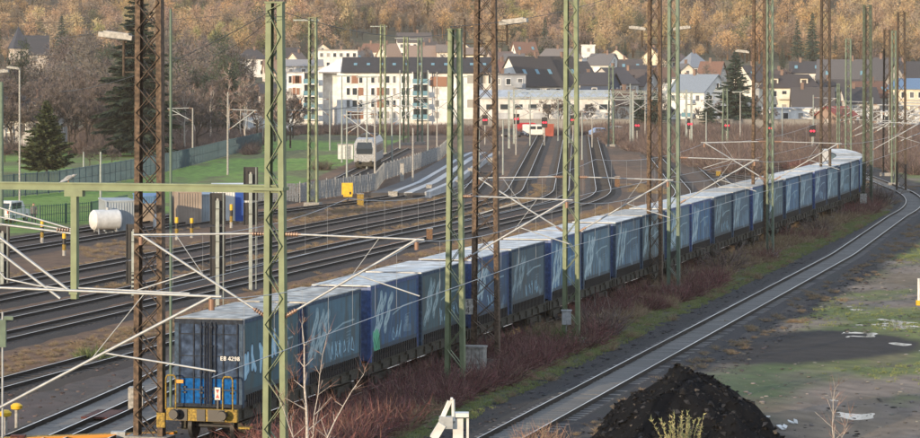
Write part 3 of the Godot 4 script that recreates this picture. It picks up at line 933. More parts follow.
func side_print(kind: int) -> StandardMaterial3D:
	var W := 448
	var HH := 192
	var im := Image.create(W, HH, false, Image.FORMAT_RGB8)
	var f := FastNoiseLite.new()
	f.seed = 40 + kind
	f.frequency = 0.012
	var base: Color = [Color(.22, .365, .43), Color(.29, .43, .52), Color(.23, .375, .53), Color(.35, .48, .57), Color(.25, .43, .60), Color(.26, .37, .42), Color(.33, .43, .48), Color(.21, .33, .47), Color(.33, .46, .57), Color(.28, .38, .45)][kind]
	for y in HH:
		for x in W:
			var k := f.get_noise_2d(x * 0.5, y * 1.2) * 0.13 + f.get_noise_2d(x * 6.0, y * 0.4) * 0.07
			var c := base * (1.0 + k)
			c = c.lerp(Color(.3, .29, .27), clampf(f.get_noise_2d(x * 2.2 + 700.0, y * 0.25) * 1.5 - 0.1 + 0.25 * y / HH, 0, 0.5))
			if y > HH - 26: c = c.lerp(Color(.2, .23, .26), 0.55)
			im.set_pixel(x, y, c)
	var r := RandomNumberGenerator.new()
	r.seed = 900 + kind
	var pale := Color(.68, .78, .83, [.8, .55, .8, .9, .85, .45, .6, .8, .7, .35][kind])
	# slanted feather strokes of the livery
	for i in (3 if kind > 0 else 0):
		var x0 := r.randf_range(34, 56) + i * r.randf_range(40, 50)
		var p := []
		for j in 13:
			var t := j / 12.0
			p.append(Vector2(x0 + 46.0 - 62.0 * t + 7.0 * sin(t * 11.0 + i), 22.0 + 6 * i + ([122.0, 122, 118, 140, 146, 120, 128, 112, 142, 120][kind] - 14.0 * i) * t))
		stroke(im, p, [26.0, 22.0, 27.0][i], Color(pale, pale.a * 0.85))
		for j in [2, 5, 8, 11]:                               # slits across the feathers
			stroke(im, [p[j] + Vector2(-9, 6), p[j] + Vector2(3, -2)], 4.0, Color(base, .8))
		stroke(im, [p[1] + Vector2(2, 0), p[5] + Vector2(3, 0), p[9] + Vector2(1, 0)], 3.0, Color(base, .6))
	stroke(im, [Vector2(205, 88), Vector2(300, 72), Vector2(398, 70)], 5.0, Color(pale, .7))
	stroke(im, [Vector2(205, 88), Vector2(178, 140)], 3.0, Color(pale, .4))
	for i in 4:                                                   # small worn print
		stroke(im, [Vector2(330, 100 + i * 9), Vector2(330 + 40 - i * 7, 98 + i * 9)], 3.0, Color(pale, .35))
	if kind in [0, 1, 2, 5, 7, 9]:                                      # sprayed letters without a meaning
		var x := 10.0 if kind == 0 else 190.0
		for i in [7, 6, 3, 0, 0, 6, 0, 4, 0, 5][kind]:
			var y0 := 112.0 if kind != 0 else maxf(20.0, 78.0 - x * 0.3)
			var hh := 52.0 if kind != 0 else 98.0
			var p := []
			for j in 6:
				p.append(Vector2(x + r.randf_range(0, 30), y0 + r.randf_range(0, hh)))
			p.append(p[0])
			stroke(im, p, 24.0 if kind == 0 else 6.0, Color(.1, .16, .24, .6))
			stroke(im, p, 17.0 if kind == 0 else 4.0, Color(.56, .75, .88, .85))
			stroke(im, p, 3.0 if kind == 0 else 1.0, Color(.75, .88, .95, .7))
			x += 54.0 if kind == 0 else 36.0
	for i in (0 if kind == 0 else 2):                             # broad wiped patches of pale spray
		var q := Vector2(r.randf_range(170, 400), r.randf_range(50, 150))
		stroke(im, [q, q + Vector2(r.randf_range(-30, 30), r.randf_range(-12, 30)), q + Vector2(r.randf_range(-10, 50), r.randf_range(10, 34))], r.randf_range(14, 26), Color(.62, .72, .78, .3))
	if kind == 2:
		for i in 7:
			stroke(im, [Vector2(20 + i * 9, 128 + r.randf_range(-10, 10)), Vector2(30 + i * 8, 182 + r.randf_range(-12, 6))], 10.0, Color(.35, .75, .58, .8))
		stroke(im, [Vector2(24, 140), Vector2(50, 172), Vector2(78, 138), Vector2(70, 178)], 3.0, Color(.1, .25, .2, .9))
	if kind in [3, 4, 6, 8]:                                            # drips and wiped patches
		for i in 9:
			var x := r.randf_range(250, 420)
			stroke(im, [Vector2(x, r.randf_range(110, 130)), Vector2(x + r.randf_range(-4, 4), r.randf_range(150, 185))], r.randf_range(5, 16), Color(.55, .66, .74, .35))
	var m := StandardMaterial3D.new()
	m.albedo_texture = ImageTexture.create_from_image(im)
	m.roughness = 0.6
	m.albedo_color = Color(.97, .96, .93)
	return m

const LONG := 6.6
const WIDE := 2.45
const TALL := 3.0

func swap_body(prints: Material, frame: Material, ends: Material, label: String, place: Vector3, turn: float) -> Node3D:
	var o := thing("swap_body", label, "container", place, turn, "swap bodies on the freight train")
	var s := Shape.new()
	var hx := WIDE * 0.5
	var hz := LONG * 0.5
	s.box(Vector3(0, TALL * 0.5, 0), Vector3(WIDE - 0.1, TALL - 0.12, LONG - 0.1))
	put("body", s, M.box_blue, o)
	for e in [-1.0, 1.0]:
		s = Shape.new()
		var x: float = e * (hx - 0.02)
		var a := Vector3(x, 0.22, e * (hz - 0.12))
		var b := Vector3(x, 0.22, -e * (hz - 0.12))
		s.quad_uv(a, b, b + Vector3.UP * (TALL - 0.36), a + Vector3.UP * (TALL - 0.36))
		put("side_panel", s, prints, o)
		s = Shape.new()
		s.box(Vector3(e * (hx - 0.035), TALL - 0.075, 0), Vector3(0.07, 0.13, LONG - 0.28))
		put("top_rail", s, frame, o)
		s = Shape.new()
		s.box(Vector3(e * (hx - 0.035), 0.1, 0), Vector3(0.07, 0.2, LONG - 0.28))
		put("bottom_rail", s, M.dark_steel, o)
		s = Shape.new()
		var z := -hz + 0.35
		while z < hz - 0.3:
			s.box(Vector3(e * (hx + 0.005), 0.2, z), Vector3(0.05, 0.42, 0.09))
			z += 0.24
		put("slot_row", s, M.black, o).set_meta("kind", "stuff")
		for q in [-1.0, 1.0]:
			s = Shape.new()
			s.box(Vector3(e * (hx - 0.07), TALL * 0.5 - 0.01, q * (hz - 0.07)), Vector3(0.145, TALL - 0.02, 0.145))
			put("corner_post", s, frame, o)
	for q in [-1.0, 1.0]:
		s = Shape.new()
		s.box(Vector3(0, TALL * 0.5, q * (hz - 0.055)), Vector3(WIDE - 0.3, TALL - 0.2, 0.05))
		put("end_wall", s, ends, o)
	s = Shape.new()
	s.box(Vector3(0, TALL + 0.005, 0), Vector3(WIDE - 0.02, 0.05, LONG))
	put("roof", s, [M.roof_white, M.roof_grey, M.roof_white, M.roof_stained][rng.randi() % 4], o)
	s = Shape.new()
	for k in 4:
		s.box(Vector3(0, TALL + 0.031, -hz + 0.12 + k * (LONG - 0.24) / 3.0), Vector3(WIDE - 0.1, 0.01, 0.08 if k in [0, 3] else 0.03))
	put("roof_bow", s, frame if rng.randf() < 0.45 else M.concrete, o).set_meta("kind", "stuff")
	return o

func wagon(label: String, s0: float, last: bool) -> void:
	var p := train(0, s0 + 7.1, 0)
	var q := train(0, s0 + 7.6, 0)
	var turn := atan2(-(q.x - p.x), -(q.z - p.z))
	var o := thing("flat_wagon", label, "flat wagon", p.lerp(q, 0.5), turn, "flat wagons of the freight train")
	var hz := 7.35
	for e in [-1.0, 1.0]:
		var s := Shape.new()
		s.box(Vector3(e * 1.12, 0.98, 0), Vector3(0.16, 0.36, hz * 2.0 - 0.3))
		s.box(Vector3(e * 1.12, 1.17, 0), Vector3(0.26, 0.03, hz * 2.0 - 0.3))
		s.box(Vector3(e * 1.12, 0.79, 0), Vector3(0.26, 0.03, hz * 2.0 - 0.3))
		put("side_sill", s, M.chassis_green, o)
		s = Shape.new()
		for k in 12:
			var z := -hz + 0.7 + k * 1.2
			s.box(Vector3(e * 1.24, 0.95, z), Vector3(0.06, 0.3, 0.12))
			if k % 3 == 1:
				s.box(Vector3(e * 1.2, 1.13, z + 0.3), Vector3(0.22, 0.14, 0.26))
		put("stake", s, M.chassis, o).set_meta("kind", "stuff")
	var s := Shape.new()
	for k in 6:
		s.box(Vector3(0, 0.95, -hz + 0.6 + k * 2.7), Vector3(2.1, 0.24, 0.22))
	s.box(Vector3(0, 0.95, 0), Vector3(0.4, 0.4, hz * 2.0 - 0.4))
	put("cross_member", s, M.chassis, o).set_meta("kind", "stuff")
	for q2 in [-1.0, 1.0]:
		s = Shape.new()
		s.box(Vector3(0, 0.98, q2 * (hz - 0.08)), Vector3(2.56, 0.42, 0.16))
		var eb := put("end_beam", s, M.dirty_yellow if last and q2 > 0 else M.chassis, o)
		s = Shape.new()
		for e in [-0.87, 0.87]:
			s.tube(Vector3(e, 1.02, q2 * hz), Vector3(e, 1.02, q2 * (hz + 0.34)), 0.1, 0.1, 10)
			s.tube(Vector3(e, 1.02, q2 * (hz + 0.34)), Vector3(e, 1.02, q2 * (hz + 0.4)), 0.18, 0.16, 14)
		put("buffer", s, M.black, eb)
		if last and q2 > 0:
			s = Shape.new()
			for e in [[-0.75, 0.5], [0.55, 0.6], [0.0, 0.3]]:
				s.box(Vector3(e[0], 0.98, hz + 0.02), Vector3(e[1], 0.4, 0.05))
			put("dark_plate", s, M.black, eb).set_meta("kind", "stuff")
			for e in [-1.28, 0.78]:
				s = Shape.new()
				var b := Vector3(e, 1.15, hz + 0.02)
				s.path([b, b + Vector3(0, 1.05, 0), b + Vector3(0.06, 1.16, 0), b + Vector3(0.3, 1.16, 0), b + Vector3(0.36, 1.05, 0), b + Vector3(0.36, 0, 0)], 0.028)
				put("grab_rail", s, M.dirty_yellow, eb)
			s = Shape.new()
			s.box(Vector3(-1.5, 0.75, hz - 0.1), Vector3(0.3, 0.5, 0.1))
			s.box(Vector3(1.45, 0.55, hz - 0.4), Vector3(0.4, 0.06, 0.3))
			put("step", s, M.dirty_yellow, eb).set_meta("kind", "stuff")
		var g := Shape.new()
		g.box(Vector3(0, 0.55, q2 * 5.1), Vector3(1.9, 0.24, 0.5))
		for e in [-1.0, 1.0]:
			g.box(Vector3(e * 1.02, 0.52, q2 * 5.1), Vector3(0.14, 0.26, 2.5))
			for k in [-0.9, 0.9]:
				g.box(Vector3(e * 1.06, 0.46, q2 * 5.1 + k), Vector3(0.24, 0.3, 0.36))
		var bg := put("bogie", g, M.chassis, o)
		for k in [-0.9, 0.9]:
			g = Shape.new()
			g.tube(Vector3(-0.84, 0.45, q2 * 5.1 + k), Vector3(-0.7, 0.45, q2 * 5.1 + k), 0.45, 0.45, 18)
			g.tube(Vector3(0.7, 0.45, q2 * 5.1 + k), Vector3(0.84, 0.45, q2 * 5.1 + k), 0.45, 0.45, 18)
			g.tube(Vector3(-0.9, 0.45, q2 * 5.1 + k), Vector3(0.9, 0.45, q2 * 5.1 + k), 0.08, 0.08, 8)
			put("wheelset", g, M.dark_steel, bg)

func text(words: String, size: float, m: Material, parent: Node3D, at_: Vector3, turn := 0.0, called := "lettering", font := "Droid Sans") -> void:
	var t := TextMesh.new()
	t.text = words
	var f := SystemFont.new()
	f.font_names = PackedStringArray([font])
	f.font_weight = 700
	t.font = f
	t.font_size = 32
	t.pixel_size = size / 26.0
	t.depth = 0.006
	var o := put(called, t, m, parent)
	o.position = at_
	o.rotation.y = turn

func ordinal(i: int) -> String:
	return ["last", "second", "third", "fourth", "fifth", "sixth", "seventh", "eighth", "ninth", "tenth", "eleventh", "twelfth", "thirteenth", "fourteenth", "fifteenth", "sixteenth", "seventeenth", "eighteenth", "nineteenth", "twentieth", "twenty-first", "twenty-second", "twenty-third", "twenty-fourth", "twenty-fifth", "twenty-sixth", "twenty-seventh"][i]

func whole_train() -> void:
	var prints := []
	for k in 10:
		prints.append(side_print(k))
	var order := [0, 1, 2, 5, 7, 9, 4, 3, 8, 6, 3, 4, 9, 8, 3, 6, 4, 8, 7, 3, 1, 8, 4, 3, 6, 3]
	var plain_end := mat(Color(.07, .13, .3), 0.55, 0, M.streak, 0.4)
	var look := ["teal grey container covered in sprayed blue letters", "grey blue container with a worn sprayed band", "blue container with a green spray tag", "dull teal container with pale strokes", "bright blue container with feathered strokes", "grey blue container with pale strokes", "washed grey container with pale strokes", "dark blue grey container with sprayed letters", "light blue container with long pale feathers", "dusty grey blue container with sprayed letters"]
	for w in 13:
		var s0 := 90.35 + w * 14.95
		wagon("flat wagon under containers, %s from the near end of the train" % ordinal(w).replace("last", "first"), s0 - 0.45, w == 0)
		for k in 2:
			var i := w * 2 + k
			var a := s0 + k * (LONG + 0.5)
			var p := train(0, a, 1.2)
			var q := train(0, a + LONG, 1.2)
			var turn := atan2(-(q.x - p.x), -(q.z - p.z))
			var frame: Material = M.box_blue if i % 4 == 2 or i % 7 == 4 else M.post_grey
			var label: String = "%s, %s from the near end of the train" % [look[order[i] if order[i] != 5 else 3], ordinal(i).replace("last", "first")]
			if i == 0: label = "teal grey container with two toned blue doors closing the train"
			if i == 25: label = "white framed container at the train's far end behind the bend"
			var o := swap_body(prints[order[i]] if i < 25 else M.white, frame if i < 25 else M.white, plain_end if i < 25 else M.white, label, p.lerp(q, 0.5), turn)
			if i == 0:
				doors(o)
				o.rotation.y = turn + 0.03

func doors(o: Node3D) -> void:
	var z := LONG * 0.5
	for e in [-1.0, 1.0]:
		var s := Shape.new()
		s.box(Vector3(e * 0.53, 1.93, z - 0.02), Vector3(1.03, 1.86, 0.05))
		var d := put("door", s, M.door_top, o)
		s = Shape.new()
		s.box(Vector3(e * 0.53, 0.55, z - 0.018), Vector3(1.03, 0.88, 0.05))
		put("lower_panel", s, M.door_low, d)
		s = Shape.new()
		for y in [0.1, 1.0, 1.75, 2.5, 2.86]:
			s.box(Vector3(e * 0.53, y, z + 0.022), Vector3(1.0, 0.035, 0.025))
		for x in [0.05, 0.53, 1.03]:
			s.box(Vector3(e * x, 1.48, z + 0.024), Vector3(0.045, 2.74, 0.03))
		put("door_frame", s, M.door_frame, d)
		s = Shape.new()
		for x in [0.12, 0.26]:
			s.tube(Vector3(e * x, 0.06, z + 0.07), Vector3(e * x, 2.92, z + 0.07), 0.022)
			for y in [0.3, 1.2, 2.1, 2.75]:
				s.box(Vector3(e * x, y, z + 0.06), Vector3(0.09, 0.06, 0.06))
		put("locking_rod", s, M.door_frame, d)
		s = Shape.new()
		s.box(Vector3(e * 0.55, 0.6, z + 0.045), Vector3(0.86, 0.035, 0.02))
		for y in [0.5, 0.68]:
			s.box(Vector3(e * 0.25, y, z + 0.06), Vector3(0.12, 0.06, 0.05))
			s.box(Vector3(e * 0.85, y, z + 0.06), Vector3(0.12, 0.06, 0.05))
		put("hinge", s, M.dark_steel, d)
	text("EB 4298", 0.16, M.white, o, Vector3(0.78, 1.68, z + 0.05))
	var s := Shape.new()
	s.box(Vector3(0.35, 0.48, z + 0.09), Vector3(0.2, 0.42, 0.02))
	var pl := put("hazard_plate", s, M.white, o)
	s = Shape.new()
	var b := Vector3(0.35, 0.48, z + 0.104)
	s.tri(b + Vector3(-0.07, -0.15, 0), b + Vector3(0.07, -0.15, 0), b + Vector3(0, 0, 0))
	s.tri(b + Vector3(0.07, 0.15, 0), b + Vector3(-0.07, 0.15, 0), b)
	put("red_mark", s, M.red, pl)
	s = Shape.new()
	s.box(Vector3(0.35, 0.08, z + 0.09), Vector3(0.07, 0.4, 0.02))
	s.box(Vector3(0.35, 0.6, z + 0.103), Vector3(0.05, 0.05, 0.006))
	put("mark_bracket", s, M.black, pl)
	s = Shape.new()
	s.box(Vector3(-1.02, 0.86, z + 0.045), Vector3(0.26, 0.12, 0.015))
	put("orange_plate", s, M.orange, o)
	s = Shape.new()
	s.box(Vector3(0, TALL - 0.06, z + 0.01), Vector3(WIDE, 0.14, 0.06))
	s.box(Vector3(0, 0.06, z + 0.01), Vector3(WIDE, 0.12, 0.06))
	put("end_frame", s, M.door_frame, o).set_meta("kind", "stuff")

# ---------------------------------------------------------------- things beside the tracks
func trackside() -> void:
	# concrete cabinet, the 14 plate, cabinet on the green mast, small plates
	var p := gp(475, 371)
	var o := thing("trackside_cabinet", "weathered pale concrete cabinet in the brambles below the 14 plate", "cabinet", p, -HEAD)
	var s := Shape.new()
	for k in 5:
		s.box(Vector3(-0.36 + k * 0.18, 0.5, 0), Vector3(0.165, 1.02, 0.6))
	put("side_board", s, M.offwhite, o).set_meta("kind", "stuff")
	s = Shape.new()
	s.box(Vector3(0, 0.5, 0), Vector3(0.84, 1.0, 0.5))
	s.box(Vector3(0, 1.05, 0), Vector3(0.96, 0.08, 0.68))
	put("lid", s, M.concrete, o)
	var mast := yard(-30.15, 118.5, GROUND)
	o = thing("distance_plate", "white plate reading 1 over 4 on the rusty mast", "sign", mast + Vector3(-0.78, 2.65, 0.34), 0.0)
	s = Shape.new()
	s.box(Vector3.ZERO, Vector3(0.44, 0.68, 0.05))
	s.box(Vector3(0.1, 0, -0.1), Vector3(0.3, 0.06, 0.2))
	put("plate", s, M.offwhite, o)
	text("1", 0.27, M.black, o, Vector3(0.0, 0.15, 0.03), 0, "numeral", "Droid Sans Mono")
	text("4", 0.27, M.black, o, Vector3(0.0, -0.16, 0.03), 0, "numeral", "Droid Sans Mono")
	var gm := yard(-28.55, 128.5, GROUND)
	o = thing("mast_cabinet", "small grey cabinet on a stalk fixed to the green mast's foot", "cabinet", gm + Vector3(-0.25, 0, 0.7))
	s = Shape.new()
	s.box(Vector3(0, 1.35, 0), Vector3(0.42, 0.62, 0.3))
	s.box(Vector3(0, 1.69, 0), Vector3(0.5, 0.05, 0.38))
	put("case", s, M.galvanised, o)
	s = Shape.new()
	s.tube(Vector3(0, 0, 0), Vector3(0, 1.05, 0), 0.05)
	s.box(Vector3(0.45, 0.05, 0), Vector3(1.2, 0.08, 0.5))
	put("stalk", s, M.offwhite, o)
	for g in [[814.0, 232.0, 231.0, "small white plate low on the tall rusty mast near the train's end"], [863.0, 203.0, 250.0, "small white post box between the two masts at the bend"]]:
		o = thing("marker_plate", g[3], "sign", at(g[0], g[1], g[2]) * Vector3(1, 0, 1) + Vector3.UP * GROUND)
		s = Shape.new()
		s.box(Vector3(0, 1.1, 0), Vector3(0.6, 0.9, 0.08))
		put("plate", s, M.offwhite, o)
		s = Shape.new()
		s.tube(Vector3(0, 0, -0.1), Vector3(0, 1.4, -0.1), 0.05)
		put("post", s, M.pole, o)
	# white marker post at the right edge
	var w := gp(918.5, 305)
	o = thing("marker_post", "white marker post with a yellow foot at the right edge of the lot", "post", w)
	s = Shape.new()
	s.tube(Vector3.UP * 0.25, Vector3.UP * 1.45, 0.09)
	put("post", s, M.white, o)
	s = Shape.new()
	s.box(Vector3.UP * 0.12, Vector3(0.3, 0.26, 0.3))
	put("foot", s, M.yellow, o)
	# hinged floodlight in the bottom foreground
	var z := 70.0
	var b := at(458, 62, z)
	b.y = GROUND
	o = thing("floodlight_post", "white hinged floodlight on a square post in the bottom foreground", "floodlight", b)
	var y := func(v): return EYE - (v - 62.0) * z / FOCAL - GROUND
	var x := func(u): return (u - 458.0) * z / FOCAL
	s = Shape.new()
	s.box(Vector3(0, y.call(418) * 0.5, 0), Vector3(0.26, y.call(418), 0.26))
	s.box(Vector3(0.06, y.call(414.5), 0), Vector3(0.42, 0.1, 0.36))
	s.box(Vector3(0.24, y.call(418) - 0.9, 0.05), Vector3(0.06, 1.8, 0.08))
	put("post", s, M.white, o)
	s = Shape.new()
	s.tube(Vector3(x.call(453.5), y.call(420), 0.18), Vector3(x.call(453), y.call(398.5), 0.18), 0.045, 0.045, 8)
	s.tube(Vector3(x.call(453), y.call(398.5), 0.18), Vector3(x.call(450.5), y.call(398.5), 0.18), 0.05, 0.05, 8)
	s.bar(Vector3(x.call(451.5), y.call(399), 0.18), Vector3(x.call(441.5), y.call(421), 0.18), 0.06)
	s.bar(Vector3(x.call(448.5), y.call(400), 0.12), Vector3(x.call(439.5), y.call(420), 0.12), 0.05)
	put("hinged_arm", s, M.white, o)
	s = Shape.new()
	s.box(Vector3(x.call(446), y.call(421.5), 0.18), Vector3(0.34, 0.3, 0.22))
	s.tube(Vector3(x.call(441), y.call(423), 0.18), Vector3(x.call(455), y.call(421), 0.1), 0.04)
	put("joint", s, M.galvanised, o)
	s = Shape.new()
	s.box(Vector3(x.call(438), y.call(430), 0.18), Vector3(0.2, 0.42, 0.3), Basis(Vector3.BACK, -0.55))
	put("lamp_housing", s, M.white, o)
	s = Shape.new()
	s.box(Vector3(x.call(435.2), y.call(431.8), 0.18), Vector3(0.03, 0.34, 0.26), Basis(Vector3.BACK, -0.55))
	put("lens", s, M.pane, o)
	# yellow box on a post by the fence, small trackside boxes
	var q := gp(347.5, 203)
	o = thing("yellow_box", "bright yellow box on a striped post before the plank fence", "equipment box", q)
	s = Shape.new()
	s.box(Vector3(0, 1.35, 0), Vector3(1.05, 1.1, 0.5))
	s.box(Vector3(0.05, 0.7, 0), Vector3(0.85, 0.22, 0.4))
	put("case", s, M.yellow, o)
	s = Shape.new()
	s.tube(Vector3(0, 0, 0), Vector3(0, 0.7, 0), 0.09)
	s.box(Vector3(0.28, 0.95, 0.255), Vector3(0.18, 0.25, 0.02))
	put("post", s, M.black, o)
	var small := [[360.5, 206, .6, 1.1, "stubby concrete post right of the yellow box"], [429, 193, .55, .8, "small white box at the ramp's left foot"], [402, 186, .4, 2.4, "white post with a box at the end of the plank fence"], [393, 198, 0.9, 0.6, "low pale block between fence and ramp"], [458, 187, .5, .7, "small pale box at the ramp's right foot"], [470, 176, .5, .9, "pale box among the cabinets right of the ramp"], [490, 165, .6, .9, "white cabinet at the yard throat's left"], [497, 158, .6, .9, "pale cabinet behind the one at the yard throat's left"], [42.5, 243, .25, 1.6, "striped stake left of the hanging post"], [64.5, 256, .25, 1.6, "striped stake beside the hanging post"], [177, 240, .25, 1.7, "striped stake before the tan container"], [231.5, 228, .25, 1.9, "striped stake before the blue door"], [192, 238, .25, 1.5, "striped stake before the pale blue container"], [429.5, 241, .45, .9, "small brown box between the tracks left of the rusty mast"], [617, 188, .5, 1.2, "brown box between the throat tracks"], [693, 165, .6, .7, "yellowish box behind the train roofs"], [718, 177, .5, .7, "second yellowish box behind the train roofs"]]
	for g in small:
		var c := gp(g[0], g[1])
		o = thing("trackside_box" if g[2] > 0.3 else "striped_stake", g[4], "trackside box" if g[2] > 0.3 else "stake", c, 0, "small boxes and stakes along the tracks")
		if g[2] > 0.3:
			s = Shape.new()
			s.box(Vector3(0, g[3] * 0.5, 0), Vector3(g[2], g[3], 0.45))
			put("case", s, M.offwhite if not "brown" in g[4] and not "yellow" in g[4] else (M.brown_box if "brown" in g[4] else M.dirty_yellow), o)
			s = Shape.new()
			s.box(Vector3(0, g[3] + 0.03, 0), Vector3(g[2] + 0.08, 0.06, 0.53))
			put("lid", s, M.concrete, o)
		else:
			for k in 4:
				s = Shape.new()
				s.tube(Vector3(0, k * g[3] / 4.0, 0), Vector3(0, (k + 1) * g[3] / 4.0, 0), 0.13, 0.13, 8)
				put("band", s, [M.offwhite, M.dirty_yellow, M.black, M.yellow][k], o)
	# tank and containers at the left
	var tk := gp(106, 234)
	o = thing("storage_tank", "white cylindrical tank on steel legs beside the corrugated grey container", "tank", tk, 0.5)
	o.scale = Vector3.ONE * 0.82
	s = Shape.new()
	s.lathe(Vector3(-1.2, 1.35, 0), [Vector2(0, -0.34), Vector2(0.45, -0.3), Vector2(0.8, -0.17), Vector2(0.95, 0), Vector2(0.95, 2.4), Vector2(0.8, 2.57), Vector2(0.45, 2.7), Vector2(0, 2.74)], 24, Basis(Vector3.BACK, -PI / 2))
	put("vessel", s, M.white, o)
	for k in [-0.9, 0.9]:
		s = Shape.new()
		for e in [-0.6, 0.6]:
			s.bar(Vector3(k, 0, e), Vector3(k, 0.9, e * 0.7), 0.09)
		s.bar(Vector3(k, 0.35, -0.6), Vector3(k, 0.35, 0.6), 0.07)
		put("leg", s, M.galvanised, o)
	s = Shape.new()
	s.tube(Vector3(0.2, 2.2, 0), Vector3(0.2, 2.5, 0), 0.2, 0.2, 10)
	for k in 3:
		s.tube(Vector3(1.5, 0.5, -0.3 + k * 0.2), Vector3(1.5, 1.2, -0.3 + k * 0.2), 0.04)
	put("valve", s, M.galvanised, o)
	var boxes := [[114.0, 233.0, 2.3, 2.5, 5.0, Color(.33, .38, .42), "corrugated grey container behind the white tank", 0.25], [146.0, 224.0, 2.2, 2.3, 4.5, Color(.12, .25, .42), "blue topped container behind the heavy rusty mast", 0.2], [184.0, 225.0, 1.9, 2.7, 5.0, Color(.36, .3, .25), "tan container right of the heavy rusty mast", 0.2], [203.0, 224.0, 1.3, 2.4, 4.0, Color(.4, .47, .52), "pale blue container beside the tan one", 0.2], [229.0, 222.0, 2.9, 3.0, 5.0, Color(.72, .73, .72), "white container with a blue door by the black signal", 0.15]]
	for g in boxes:
		var c := gp(g[0], g[1])
		c.z -= 2.0
		o = thing("container", g[6], "container", c, g[7], "containers standing on the lawn")
		var m := wall_mat(g[5])
		s = Shape.new()
		s.box(Vector3(0, g[3] * 0.5, 0), Vector3(g[2] - 0.1, g[3], g[4] - 0.1))
		put("body", s, m, o)
		s = Shape.new()
		var k := int(g[2] / 0.2)
		for i in k:
			s.box(Vector3(-g[2] * 0.5 + (i + 0.5) * g[2] / k, g[3] * 0.5, g[4] * 0.5 - 0.03), Vector3(0.09, g[3] - 0.2, 0.06))
		for i in int(g[4] / 0.25):
			for e in [-1.0, 1.0]:
				s.box(Vector3(e * (g[2] * 0.5 - 0.04), g[3] * 0.5, -g[4] * 0.5 + 0.2 + i * 0.25), Vector3(0.06, g[3] - 0.2, 0.1))
		put("corrugation", s, m, o).set_meta("kind", "stuff")
		s = Shape.new()
		s.box(Vector3(0, g[3], 0), Vector3(g[2] + 0.04, 0.1, g[4] + 0.04))
		for e in [-1.0, 1.0]:
			s.box(Vector3(e * g[2] * 0.5, g[3] * 0.5, g[4] * 0.5), Vector3(0.12, g[3], 0.12))
		put("frame", s, m if g[0] != 146.0 else wall_mat(Color(.12, .25, .45)), o)
		if g[0] == 229.0:
			s = Shape.new()
			s.box(Vector3(0.55, 1.3, g[4] * 0.5 + 0.04), Vector3(0.7, 2.4, 0.08))
			put("door", s, wall_mat(Color(.02, .08, .35)), o)
		if g[0] == 146.0:
			s = Shape.new()
			s.box(Vector3(0, 0.9, g[4] * 0.5 + 0.04), Vector3(2.0, 1.6, 0.06))
			put("door", s, wall_mat(Color(.3, .24, .18)), o)
	s = Shape.new()
	# white sack like bundle hanging in front of the blue topped container
	s.lathe(gp(157, 231) * Vector3(1, 0, 1) + Vector3.UP * GROUND, [Vector2(0.0, 0), Vector2(0.22, 0.05), Vector2(0.3, 0.4), Vector2(0.28, 0.9), Vector2(0.15, 1.3), Vector2(0.04, 1.5)], 12)
	tag(put("wrapped_bundle", s, M.white), "upright white wrapped bundle before the blue topped container", "bundle")
	# loading ramp
	var rl := [gp(398, 198), gp(425, 187), gp(446, 174), gp(464, 162), gp(476, 156)]
	o = thing("loading_ramp", "curved loading ramp with dark deck and pale concrete edges", "ramp")
	put("deck", sweep(rl, 0.5, 5.4, 0.9), wall_mat(Color(.06, .06, .065)), o)
	for e in [-0.6, 1.0, 2.9]:
		put("concrete_edge", sweep(offset(rl, e), 0.62 if e > 2 else 0.56, 0.55 if e != 1.0 else 0.8, 0.8), wall_mat(Color(.42, .44, .46)), o)
	# plank fence
	var fl := [gp(214, 205), gp(300, 202.5), gp(376, 191), gp(384, 180), gp(410, 172), gp(440, 160), gp(448, 152)]
	o = thing("plank_fence", "weathered grey plank fence between the lawn and the tracks", "fence")
	for i in fl.size() - 1:
		var a: Vector3 = fl[i]
		var c: Vector3 = fl[i + 1]
		var k := maxi(1, int((c - a).length() / 2.6))
		for j in k:
			var f := a.lerp(c, float(j) / k)
			var g := a.lerp(c, (j + 0.96) / k)
			s = Shape.new()
			for m in 11:
				s.bar(f.lerp(g, (m + 0.1) / 11.0) + Vector3.UP * (0.95 + rng.randf_range(-0.02, 0.02)), f.lerp(g, (m + 0.9) / 11.0) + Vector3.UP * 0.95, 0.03, 1.75)
			put("fence_panel", s, M.fence, o)
			s = Shape.new()
			s.box(f + Vector3.UP * 1.0, Vector3(0.1, 2.0, 0.1))
			put("post", s, M.fence, o)
	# green bar fence and bluish mesh fence at the left
	var fences := [["bar_fence", [gp(-10, 228), gp(40, 226), gp(92, 222), gp(128, 214)], 1.7, 0.16, M.fence_green, "dark green bar fence behind the white van"], ["mesh_fence", [gp(-10, 200), gp(60, 193), gp(110, 184), gp(160, 174), gp(200, 164), gp(232, 155), gp(262, 147)], 2.3, 0.5, M.fence_blue, "bluish panel fence running along the far edge of the lawn"]]
	for g in fences:
		o = thing(g[0], g[5], "fence")
		for i in g[1].size() - 1:
			var a: Vector3 = g[1][i]
			var c: Vector3 = g[1][i + 1]
			var k := maxi(1, int((c - a).length() / 2.5))
			for j in k:
				var f := a.lerp(c, float(j) / k)
				var e := a.lerp(c, float(j + 1) / k)
				s = Shape.new()
				var nb := 12 if g[0] == "bar_fence" else 9
				for m in nb:
					var x2 := f.lerp(e, (m + 0.5) / nb)
					s.bar(x2 + Vector3.UP * 0.1, x2 + Vector3.UP * g[2], 0.05 if g[0] == "bar_fence" else 0.07)
				for h in 3:
					s.bar(f + Vector3.UP * (0.2 + h * (g[2] - 0.3) * 0.5), e + Vector3.UP * (0.2 + h * (g[2] - 0.3) * 0.5), 0.04)
				put("fence_panel", s, g[4], o)
				s = Shape.new()
				s.box(f + Vector3.UP * g[2] * 0.5, Vector3(0.1, g[2] + 0.1, 0.1))
				put("post", s, g[4], o)
	# bird on the beam
	var foot := yard(-28.05, 83.5, 0)
